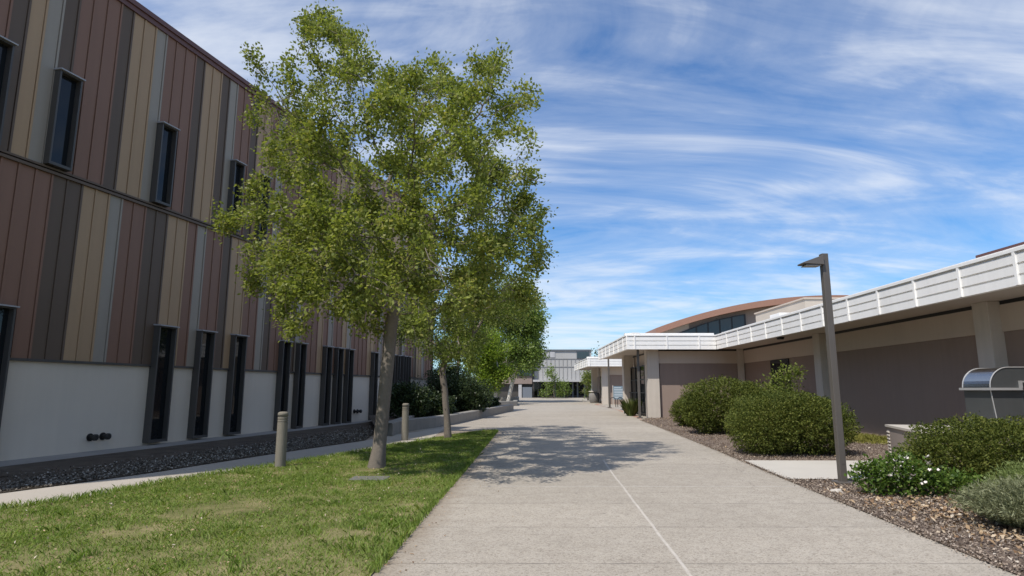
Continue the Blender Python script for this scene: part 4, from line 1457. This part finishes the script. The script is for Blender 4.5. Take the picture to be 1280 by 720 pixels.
# nearer round shrub left of the lamp
shrub('round_shrub', 'wide rounded green shrub just left of the nearest lamp post', (7.0, 15.9), [(0, 0, 0.75, 1.42, 1.35, 0.86), (-0.75, -0.25, 0.62, 0.85, 0.95, 0.66), (0.75, -0.1, 0.68, 0.85, 1.0, 0.74), (0.1, -0.35, 0.95, 0.9, 0.8, 0.62)], 52000, (0.05, 0.032), M['hedge'], hg, pits=0.42)
shrub('round_shrub', 'taller mounded green shrub behind the wide one, toward the entrance', (7.65, 22.6), [(0, 0, 1.05, 1.55, 1.4, 0.98), (-0.7, -0.4, 0.8, 0.9, 0.9, 0.8), (0.9, -0.3, 1.0, 0.9, 1.0, 0.85)], 34000, (0.066, 0.042), M['hedge'], hg, pits=0.42)
shrub('round_shrub', 'smallest rounded green shrub, nearest the entrance column', (7.55, 26.2), [(0, 0, 0.6, 0.85, 0.8, 0.68)], 9000, (0.075, 0.045), M['hedge'], hg, pits=0.42)
shrub('round_shrub', 'middle lobed green shrub between the tall mound and the wide one', (7.75, 19.2), [(0, 0, 0.75, 1.1, 0.9, 0.78), (0.5, 0.3, 0.8, 0.8, 0.8, 0.75)], 15000, (0.07, 0.04), M['hedge'], hg, pits=0.42)
shrub('round_shrub', 'broad rounded green shrub in front of the utility box at right', (8.05, 10.9), [(0, 0, 0.55, 1.15, 0.95, 0.62), (0.8, 0.1, 0.55, 0.85, 0.9, 0.60), (-0.55, -0.1, 0.42, 0.6, 0.7, 0.46)], 46000, (0.042, 0.028), M['hedge'], hg, pits=0.42)
# rose with white flowers
rs = shrub('rose_bush', 'loose glossy rose bush with white flowers beside the lamp post', (5.95, 9.75), [(0, 0, 0.30, 0.50, 0.42, 0.34), (-0.35, 0.05, 0.25, 0.32, 0.3, 0.22), (0.40, 0, 0.22, 0.38, 0.35, 0.24), (0.1, 0.1, 0.52, 0.22, 0.22, 0.18), (-0.42, 0.05, 0.44, 0.26, 0.12, 0.10)], 3300, (0.062, 0.044), M['rose'], None, 'rose bush', shell=0.75, rough=0.5)
shrub('low_rose_bush', 'low glossy green bush between the rose and the broad round shrub', (6.75, 9.75), [(0, 0, 0.2, 0.42, 0.35, 0.24), (0.4, 0.05, 0.16, 0.35, 0.3, 0.18)], 1500, (0.055, 0.038), M['rose'], None, 'bush', shell=0.75, rough=0.5, stems=4)
for i in range(20):
    mb = MB()
    cxx, cyy = 5.98 + rng.normal() * 0.24, 9.72 - abs(rng.normal()) * 0.22
    cz = 0.52 + rng.normal() * 0.09 - 0.25 * (9.72 - cyy)
    c0 = np.array([cxx, cyy, cz])
    for j in range(7):
        a = j * 2.4 + rng.uniform(0, 1)
        d = np.array([math.cos(a), math.sin(a), rng.uniform(0.1, 1.0)])
        s = np.cross(d, [0.2, 0.1, 1.0]); s /= np.linalg.norm(s)
        n0 = len(mb.v)
        mb.v += [tuple(c0), tuple(c0 + d * 0.024 + s * 0.021), tuple(c0 + d * 0.046), tuple(c0 + d * 0.024 - s * 0.021)]
        mb.f.append((n0, n0 + 1, n0 + 2, n0 + 3)); mb.m.append(0)
    mb.build('flower', M['petal'], rs)


def feathery(name, label, base, n, hmin, hmax, rad, lm, cat='bush'):
    """many thin upright sprays from one root stock"""
    x, y = base; z = zg(y)
    t = thing(name, label, cat, (x, y, z))
    V = []
    an = rng.uniform(0, 2 * math.pi, n); rr = np.sqrt(rng.random(n))
    tipd = np.column_stack([np.cos(an) * rr * rad, np.sin(an) * rr * rad, rng.uniform(hmin, hmax, n) * np.sqrt(np.clip(1 - 0.75 * rr ** 2, 0.05, 1))])
    b = np.column_stack([x + np.cos(an) * rr * rad * 0.35, y + np.sin(an) * rr * rad * 0.35, np.full(n, z)])
    for f0 in np.linspace(0.25, 1.0, 9):
        p = b + tipd * f0 + rng.normal(size=(n, 3)) * 0.018
        p[:, 2] = b[:, 2] + tipd[:, 2] * f0 ** 0.8
        V.append(leaf_verts(p, unit(tipd + rng.normal(size=(n, 3)) * 0.12), 0.085, 0.012, 0.3))
    np_mesh('foliage', np.concatenate(V), 4, lm, t)
    mb = MB()
    for i in range(0, n, max(1, n // 30)):
        mb.tube([b[i], b[i] + tipd[i] * 0.5, b[i] + tipd[i] * np.array([.9, .9, .85])], [0.006, 0.005, 0.003], 4)
    mb.build('stem', M['twig'], t)
    return t


feathery('feathery_bush', 'soft grey green feathery bush at the right edge by the leaf litter', (6.05, 7.35), 2600, 0.45, 0.62, 0.62, M['lavender'])
feathery('feathery_bush', 'fresh green feathery bush behind the grey green one', (7.2, 8.5), 1500, 0.5, 0.72, 0.55, M['feather'])
# loose shrub before the wing window
shrub('loose_shrub', 'loose light leafed shrub between the round shrubs and the wing wall', (10.3, 23.6), [(0, 0, 1.2, 0.7, 0.6, 0.9), (0.2, 0, 2.0, 0.55, 0.5, 0.6), (-0.4, 0, 1.6, 0.5, 0.5, 0.6), (0.6, 0, 2.2, 0.35, 0.3, 0.35)], 1900, (0.10, 0.065), M['oak2'], None, shell=0.95, rough=0.6)
# strap leaved clump at the entrance
b_ = G(789, 520)
cl_ = thing('strap_leaf_clump', 'clump of upright strap leaves beside the entrance lamp post', 'plant', (*b_, zg(b_[1])))
n = 260
an = rng.uniform(0, 2 * math.pi, n); rr = np.sqrt(rng.random(n)) * 0.22
base = np.column_stack([b_[0] + np.cos(an) * rr, b_[1] + np.sin(an) * rr, np.full(n, zg(b_[1]))])
h = rng.uniform(0.4, 1.1, n)
ld = np.column_stack([np.cos(an), np.sin(an)]) * rng.uniform(0.05, 0.5, (n, 1)) + rng.normal(size=(n, 2)) * 0.1
s = np.column_stack([-np.sin(an), np.cos(an), np.zeros(n)]) * 0.022
mid = base + np.column_stack([ld * 0.35, h * 0.6]); tip = base + np.column_stack([ld, h])
np_mesh('leaves', np.stack([base - s, base + s, mid + s, tip, mid - s], 1).reshape(-1, 3), 5, M['iris'], cl_)

# dark shrubs behind the long planter wall
dg = 'dark shrubs behind the long planter wall'
for (x, y, r_, h_, nl, lab) in ((-2.75, 33.5, 1.5, 1.9, 16000, 'largest dark evergreen shrub behind the planter wall, by the sapling trunk'),
                                (-3.6, 36.5, 1.4, 2.6, 12000, 'dark evergreen shrub against the end of the panelled building'),
                                (-4.6, 27.5, 1.0, 1.5, 9000, 'low dark shrub under the row of narrow windows'),
                                (-3.55, 28.6, 0.9, 1.0, 8000, 'low dark shrub just behind the planter wall'),
                                (-2.3, 37.5, 1.1, 1.4, 9000, 'dark shrub near the rounded end of the planter wall'),
                                (-1.55, 41.2, 0.7, 0.7, 5000, 'lowest dark shrub at the tip of the planter wall')):
    shrub('dark_shrub', lab, (x, y), [(0, 0, h_ * 0.5, r_, r_ * 0.9, h_ * 0.55), (r_ * 0.4, -0.3, h_ * 0.35, r_ * 0.6, r_ * 0.6, h_ * 0.4), (-r_ * 0.4, 0.1, h_ * 0.6, r_ * 0.6, r_ * 0.6, h_ * 0.4)], nl, (0.12, 0.065), M['dark'], dg, shell=0.55, rough=0.35, z0=zg(y) + 0.3)
shrub('sparse_shrub', 'sparse twiggy dark shrub against the pale plinth near the building end', (-4.3, 33.2), [(0, 0, 1.0, 0.9, 0.6, 1.0), (0.2, 0, 1.7, 0.5, 0.5, 0.6)], 1800, (0.10, 0.06), M['dark'], None, shell=1.0, rough=0.6, stems=14, z0=zg(33) + 0.3)
